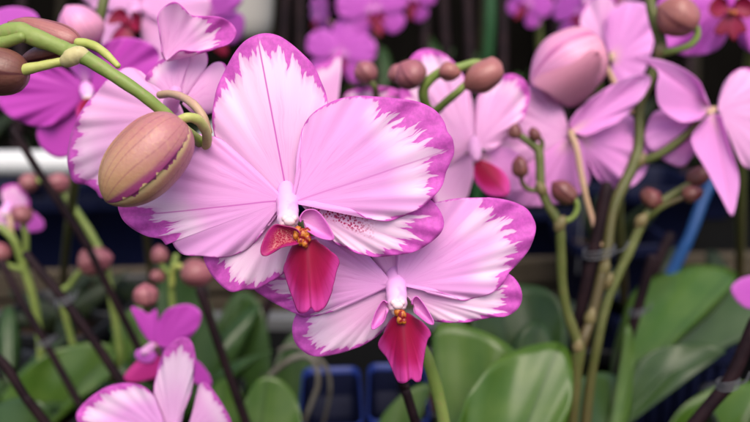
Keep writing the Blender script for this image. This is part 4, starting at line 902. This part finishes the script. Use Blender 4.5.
# ================================================================== stakes, ties
def stake(pts, label, mat=M_STAKE, r=None, name='plant_stake', cat='plant stake', group='dark canes holding up the orchids', ties=()):
    W = [tuple(P(x, y, d)) + (rr * K * d,) for x, y, d, rr in pts]
    # run straight on down to the bench
    a, b = np.array(W[-2][:3]), np.array(W[-1][:3]); d = b - a; d /= np.linalg.norm(d)
    if d[2] > -.25: d = np.array([d[0] * .3, d[1] * .3, -1.0]); d /= np.linalg.norm(d)
    k = (b[2] - (BENCH + .03)) / -d[2]; e = b + d * max(k, .01)
    W.append(tuple(e) + (W[-1][3],))
    m = MB(); m.tube(mat, W, mp=None, seg=14, sub=5)
    return tag(m.build(name), label, cat, group)
stake([(607, 186, .412, 5.6), (597, 235, .414, 5.8), (587, 280, .417, 6), (575, 345, .424, 6), (566, 420, .432, 6.3)], 'thick dark cane with a cut pale top beside the right green stem')
stake([(652, 258, .50, 5), (637, 311, .505, 5), (606, 414, .515, 5)], 'dark cane leaning left in front of the big right leaf')
stake([(756, 322, .36, 7), (728, 383, .365, 7), (694, 424, .37, 7)], 'dark cane slanting across the bottom right corner')
stake([(13, 130, .50, 3.51), (43, 178, .505, 3.90), (67, 214, .51, 3.90), (88, 247, .515, 3.90), (102, 275, .52, 3.90)], 'dark slanting cane below the white pipe at the left')
stake([(26, 254, .46, 3.90), (64, 300, .462, 4.68), (96, 344, .466, 4.68), (128, 392, .47, 4.68)], 'long dark cane crossing in front of the grey bench rail')
stake([(2, 262, .50, 3.51), (22, 302, .50, 3.90), (45, 342, .502, 3.90), (84, 412, .506, 3.90)], 'thin dark cane at the left crossing the broad leaf')
stake([(-10, 352, .40, 4.68), (6, 366, .402, 4.68), (24, 395, .405, 4.68), (48, 426, .41, 4.68)], 'dark cane in the bottom left corner')
stake([(200, 290, .46, 4.5), (212, 325, .462, 4.5), (226, 366, .465, 4.5), (246, 422, .47, 4.5)], 'dark cane below the largest rosy bud')
stake([(398, 372, .33, 4.8), (405, 388, .332, 5), (416, 424, .335, 5.2)], 'dark cane under the lower crimson lip')
stake([(272, 296, .66, 5), (262, 330, .66, 5), (272, 420, .67, 5)], 'dark upright cane behind the grey aerial roots')
stake([(670, 236, .62, 5), (655, 270, .62, 5), (636, 330, .63, 5)], 'dark cane behind the right bud stalk below the blue stake')
stake([(716, 172, .60, 5.6), (703, 200, .60, 5.8), (690, 235, .60, 5.8), (674, 268, .605, 5.8)], 'bright blue plastic stake leaning behind the right flowers', M_BLUEST, group=None)
# wire ties
def tie(x, y, d, r, label, mat=M_WIRE, tilt=.3):
    m = MB(); C = P(x, y, d)
    for q in (-1, 0, 1):
        pts = []
        for k in range(17):
            a = 2 * PI * k / 16
            pts.append((C[0] + r * 1.25 * math.cos(a), C[1] + r * math.sin(a), C[2] + q * .0014 + tilt * r * math.cos(a + q * .3), .00036))
        m.tube(mat, pts, mp=None, seg=6, sub=2, cap=False)
    pts = [(C[0] + r * 1.2, C[1] - r * .3, C[2], .0005), (C[0] + r * 1.8, C[1] - r * .6, C[2] + .002, .0005), (C[0] + r * 2.2, C[1] - r * .5, C[2] + .006, .0004)]
    m.tube(mat, pts, mp=None, seg=6, sub=3)
    return tag(m.build('wire_tie'), label, 'wire tie', 'wire ties round the canes')
tie(599, 251, .4145, .0062, 'grey wire tie round the thick dark cane and green stem', M_WIREP)
tie(64, 300, .462, .0040, 'dark wire tie on the long cane in front of the grey rail')
tie(637, 311, .505, .0036, 'dark wire tie on the cane in front of the big right leaf')
tie(728, 383, .365, .0037, 'pale wire tie on the cane in the bottom right corner', M_WIREP)
tie(45, 342, .502, .0036, 'dark wire tie on the thin left cane above the broad leaf')

# ================================================================== pots on the near bench
pa = pot(potloc(A_BASE), .1, label='blue pot under the plant with the two sharp flowers')
copy_pot(pa, potloc(B_BASE), .3, 'blue pot under the right hand pale purple orchid')
def pot_at(x, y, d, rot, label, src=pa, sc=1.0):
    p = P(x, y, d); return copy_pot(src, (p[0], p[1], BENCH + .0005), rot, label, sc)
pe = pot((0, 0, 0), .05, mat=M_BLUEB, body=M_BLUED, soil=False, label='empty blue pot beside the grey aerial roots')  # body darker than the rim: shade inside the pot put into its colour
p = P(334, 367, .61); pe.location = (p[0], p[1] - .043, BENCH + .0005); pe.scale = (.36, .74, 1.08)
p = P(396, 367, .62); p2 = copy_pot(pe, (p[0], p[1] - .043, BENCH + .0005), .0, 'empty blue pot just left of the lower crimson lip and its dark cane', (.36, .74, 1.06))
M_BLACKP = plain('black_plastic', (0.008, 0.008, 0.009), 0.5, 0.4, 0.3)
pk = pot(potloc(ORIG[C_]), .2, mat=M_BLACKP, label='black pot under the blurred pale pink orchid', group='black plastic pots on the near bench')
pk.scale = (.9, .9, .98)
for pl, lb in ((J, 'black pot under the low magenta orchid'), (Kr, 'black pot under the three bud spike'), (Kp, 'black pot under the bud laden left spike'), (Kq, 'black pot at the left edge under the broad leaf'),
               (E, 'black pot under the deep magenta orchid at the upper left'), (T, 'black pot under the pink and white orchid'), (Nn, 'black pot under the half hidden pale purple orchid'), (H, 'black pot under the top right magenta orchid')):
    copy_pot(pk, potloc(ORIG[pl]), random.uniform(-.3, .3), lb, .9)
for pl, lb in ((I_, 'black pot under the flower cut by the bottom edge'), (Lp, 'black pot under the flower cut by the right edge')):
    copy_pot(pk, potloc(ORIG[pl]), random.uniform(-.3, .3), lb, 1.0)
# crate, bottom right
def crate(c, sx, sy, h, rot, label, mat):
    root = empty('plastic_crate', c, label, 'crate')
    m = MB(); q = (0, 0, 0)
    x0, y0, z0 = c
    for (lo, hi) in (((-sx, -sy, 0), (sx, -sy + .004, h)), ((-sx, sy - .004, 0), (sx, sy, h)), ((-sx, -sy + .0041, 0), (-sx + .004, sy - .0041, h)), ((sx - .004, -sy + .0041, 0), (sx, sy - .0041, h)), ((-sx + .0041, -sy + .0041, .002), (sx - .0041, sy - .0041, .005))):
        m.box(mat, np.array(c) + lo, np.array(c) + hi, rot, c)
    n = 7
    for i in range(n):
        x = -sx + (i + .5) * 2 * sx / n
        m.box(mat, np.array(c) + (x - .003, -sy - .004, .004), np.array(c) + (x + .003, -sy - .0003, h - .014), rot, c)
    m.build('crate_body', root, bevel=.0008)
    m = MB()
    for (lo, hi) in (((-sx - .006, -sy - .006, h - .012), (sx + .006, -sy - .0004, h + .002)), ((-sx - .006, sy + .0004, h - .012), (sx + .006, sy + .006, h + .002)), ((-sx - .006, -sy, h - .012), (-sx - .0004, sy, h + .002)), ((sx + .0004, -sy, h - .012), (sx + .006, sy, h + .002))):
        m.box(mat, np.array(c) + lo, np.array(c) + hi, rot, c)
    m.build('crate_rim', root, bevel=.001)
    return root
p = P(686, 400, .62); crate((p[0], p[1] + .06, BENCH + .0005), .034, .05, .102, -.03, 'dark blue ribbed crate at the bottom right behind the slanting cane', M_BLUED)

# ================================================================== benches, ground, backdrop
m = MB(); m.box(M_TOP, (-1.3, -.25, BENCH - .03), (1.3, .845, BENCH))
nb = m; root = empty('near_bench', (0, .3, 0), 'near potting bench with black matting and a grey metal rail along its back', 'bench')
nb.build('bench_top', root, bevel=.002)
MB().box(M_GREY, (-1.3, .848, BENCH - .006), (1.3, .868, BENCH + .012)).build('bench_rail', root, bevel=.002)
for x in (-1.1, 0, 1.1):
    for y in (-.15, .75): MB().box(M_GREY, (x - .02, y - .02, .001), (x + .02, y + .02, BENCH - .031)).build('leg', root, bevel=.002)
rot = math.radians(4.6); piv = (0, 1.0, 0)
root = empty('far_bench', (0, 1.0, 0), 'far bench edged with weathered wooden boards', 'bench')
MB().box(M_TOP, (-1.8, 1.022, BENCH - .035), (1.8, 1.75, BENCH - .002), rot, piv).build('bench_top', root)
for z0, z1, yy in ((BENCH - .01, BENCH + .022, 1.0), (BENCH - .052, BENCH - .018, 1.004), (BENCH - .10, BENCH - .06, 1.008)):
    MB().box(M_WOOD, (-1.8, yy, z0), (1.8, yy + .018, z1), rot, piv).build('board', root, bevel=.002)
for x in (-1.5, 0, 1.5):
    for y in (1.1, 1.65): MB().box(M_WOOD, (x - .03, y - .03, .001), (x + .03, y + .03, BENCH - .04), rot, piv).build('leg', root)
tag(MB().box(M_GROUND, (-60, -60, -.1), (60, 60, 0)).build('ground'), kind='structure')

def farpot(x, y, mat, label, sc=1.25, src=None):
    pass
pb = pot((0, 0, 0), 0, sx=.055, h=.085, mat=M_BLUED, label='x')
def far_at(x, d, rot_, label, sc=1.2):
    p = P(x, 230, d); return copy_pot(pb, (p[0], p[1], BENCH - .0015), rot_, label, sc)
far_at(66, 1.13, .1, 'dark blue pot behind the bench boards below the white pipe', 1.25)
far_at(138, 1.14, .0, 'dark blue pot behind the bench boards below the fat ochre bud', 1.25)
far_at(545, 1.19, .1, 'dark blue pot behind the bench boards right of the lower sharp flower', 1.3)
far_at(640, 1.20, .2, 'dark blue pot behind the bench boards under the right flowers', 1.2)
far_at(270, 1.16, .0, 'dark blue pot behind the bench boards hidden by the sharp flowers', 1.2)
p = P(-20, 230, 1.12); pb.location = (p[0], p[1], BENCH - .0015); pb['label'] = 'dark blue pot at the far left of the far bench'; pb.scale = (1.2,) * 3
for pl, lb in ((Mg, 'dark blue pot under the bright magenta cluster'), (U, 'dark blue pot under the small magenta orchid'), (U2, 'dark blue pot under the magenta orchid above the pink bud')):
    copy_pot(pb, (ORIG[pl][0], ORIG[pl][1], BENCH - .0015), .1, lb, 1.0)

# white pipe
p = P(60, 163, 1.02); y_, z_ = p[1], p[2]
W = [(-1.4, y_, z_, .0155), (-.6, y_, z_, .0155), (-.27, y_, z_, .0155), (-.24, y_ + .015, z_, .0155), (-.232, y_ + .06, z_, .0155), (-.232, y_ + .5, z_, .0155), (-.232, 2.3, z_, .0155)]
tag(MB().tube(M_WHITEP, W, mp=None, seg=24, sub=8).build('water_pipe'), 'thick white pipe running level at the left behind the buds', 'pipe')
# white round pot hanging at the top
c = P(243, 38, 1.15)
root = empty('hanging_pot', c, 'off white round pot hanging in the dark at the top between the flowers', 'hanging pot')
MB().lathe(M_WHITEPOT, c, [(.0005, 0), (.024, .0005), (.034, .004), (.039, .012), (.042, .03), (.047, .09), (.050, .11), (.050, .114), (.047, .114), (.044, .09), (.0005, .088)]).build('pot_body', root)
m = MB()
for k in range(3):
    a = 2 * PI * k / 3 + .4
    m.tube(M_WIRE, [(c[0] + .048 * math.cos(a), c[1] + .048 * math.sin(a), c[2] + .112, .0008), (c[0], c[1], c[2] + .34, .0008), (c[0], c[1], c[2] + .9, .0008)], mp=None, seg=6)
m.build('hanger', root)
# added backdrop wall and posts; its near-black colour stands in for the gloom behind
root = empty('added_backdrop', (0, 2.6, 0), 'added dark backdrop wall behind the far bench', 'wall')
m = MB(); n = 240; V = []
for i in range(n + 1):
    x = -4 + 8 * i / n
    for z in (0.002, 2.3): V.append((x, 2.6 + .02 * math.sin(x * 17) + .015 * math.sin(x * 41 + 1), z))
i0 = m.addv(V); mi = m.mi(M_BACKDROP)
for i in range(n): m.addf((i0 + 2 * i, i0 + 2 * i + 2, i0 + 2 * i + 3, i0 + 2 * i + 1), mi)
m.build('backdrop_sheet', root)
for x in (-2, -.75, .55, 1.9): MB().box(M_STAKE, (x - .03, 2.5, .002), (x + .03, 2.56, 2.3)).build('post', root)
# background orchids out of flower on the far bench: leaves and canes
lbls = ['leafy orchid out of flower at the far left of the far bench', 'leafy orchid out of flower behind the white pipe', 'leafy orchid out of flower behind the fat ochre bud', 'leafy orchid out of flower behind the upper sharp flower', 'leafy orchid out of flower right of the magenta cluster',
        'leafy orchid out of flower behind the brown bud stalk', 'leafy orchid out of flower behind the swollen pink bud', 'leafy orchid out of flower behind the right flowers', 'leafy orchid out of flower at the far right of the far bench']
for i, lb in enumerate(lbls):
    x = -40 + 105 * i; d = 1.34 + .12 * random.random()
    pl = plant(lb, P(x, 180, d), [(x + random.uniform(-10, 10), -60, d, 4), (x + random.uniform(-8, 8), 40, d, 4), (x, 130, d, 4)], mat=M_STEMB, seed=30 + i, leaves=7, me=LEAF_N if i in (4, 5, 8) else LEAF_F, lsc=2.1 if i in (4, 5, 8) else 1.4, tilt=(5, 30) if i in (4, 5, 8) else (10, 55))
    copy_pot(pb, (ORIG[pl][0], ORIG[pl][1], BENCH - .0015), .1, lb.replace('leafy orchid out of flower', 'dark blue pot of the flowerless orchid'), 1.0)
rnd = random.Random(5)
for i, (x, where) in enumerate(((20, 'above the magenta petals at the left'), (82, 'at the top left beside the salmon bud'), (282, 'right of the hanging pot'), (300, 'left of the magenta cluster'), (425, 'right of the magenta cluster'), (447, 'above the round brown bud'),
                                (470, 'above the long brown bud'), (503, 'left of the small magenta orchid'), (560, 'right of the small magenta orchid'), (690, 'behind the top right bud'))):
    d = 1.22 + .1 * rnd.random(); q = rnd.uniform(-8, 8)
    stake([(x + q, -50, d, 4.5), (x, 60, d, 4.5), (x - q, 170, d, 4.5)], 'dark far cane standing in the gloom ' + where)
stake([(490, -40, 1.1, 6), (490, 20, 1.1, 6), (484, 100, 1.12, 6)], 'bright green cane at the top right of centre', M_STAKEG, group=None)
p = P(592, 24, .86)
o = MB().box(M_YEL, (p[0] - .007, p[1] - .0006, p[2] - .02), (p[0] + .007, p[1] + .0006, p[2] + .03), .2, p)
o.tube(M_WIRE, [(p[0], p[1] + .003, p[2] + .02, .001), (p[0] + .002, p[1] + .004, p[2] - .1, .001), (p[0] + .004, p[1] + .006, BENCH + .05, .001)], mp=None, seg=6)
tag(o.build('sticky_card', bevel=.0003), 'small yellow sticky card on a wire at the top above the swollen pink bud', 'sticky card')

# ================================================================== world, light, camera
w = bpy.data.worlds.new('World'); SC.world = w; w.use_nodes = True
nt = w.node_tree; nt.nodes.clear()
sky = nt.nodes.new('ShaderNodeTexSky'); sky.sky_type = 'NISHITA'; sky.sun_disc = False
EL, AZ = math.radians(58), math.radians(168)        # high, behind the viewer's left shoulder
sky.sun_elevation = EL; sky.sun_rotation = AZ; sky.dust_density = 4.0; sky.air_density = 1.0; sky.ozone_density = 0.6
bg = nt.nodes.new('ShaderNodeBackground'); bg.inputs[1].default_value = 0.15
wo = nt.nodes.new('ShaderNodeOutputWorld'); nt.links.new(sky.outputs[0], bg.inputs[0]); nt.links.new(bg.outputs[0], wo.inputs[0])
sd = bpy.data.lights.new('sun', 'SUN'); sd.energy = 1.5; sd.angle = math.radians(50); sd.color = (1.0, .93, .83)
so = bpy.data.objects.new('sun', sd); COL.objects.link(so)
dirv = Vector((math.sin(AZ) * math.cos(EL), math.cos(AZ) * math.cos(EL), math.sin(EL)))
so.rotation_euler = dirv.to_track_quat('Z', 'Y').to_euler(); so.location = (0, 0, 5)

cd = bpy.data.cameras.new('camera'); cam = bpy.data.objects.new('camera', cd); COL.objects.link(cam); SC.camera = cam
cam.location = (0, 0, CAMZ); cam.rotation_euler = (PI / 2 - PITCH, 0, 0)
cd.sensor_width = 36; cd.lens = 18 / (375 * K); cd.clip_start = .01; cd.clip_end = 300
cd.dof.use_dof = True; cd.dof.focus_distance = .249; cd.dof.aperture_fstop = 9.5
SC.view_settings.view_transform = 'Standard'; SC.view_settings.look = 'None'
SC.view_settings.exposure = 0.80; SC.view_settings.gamma = 1
SC.render.engine = 'CYCLES'
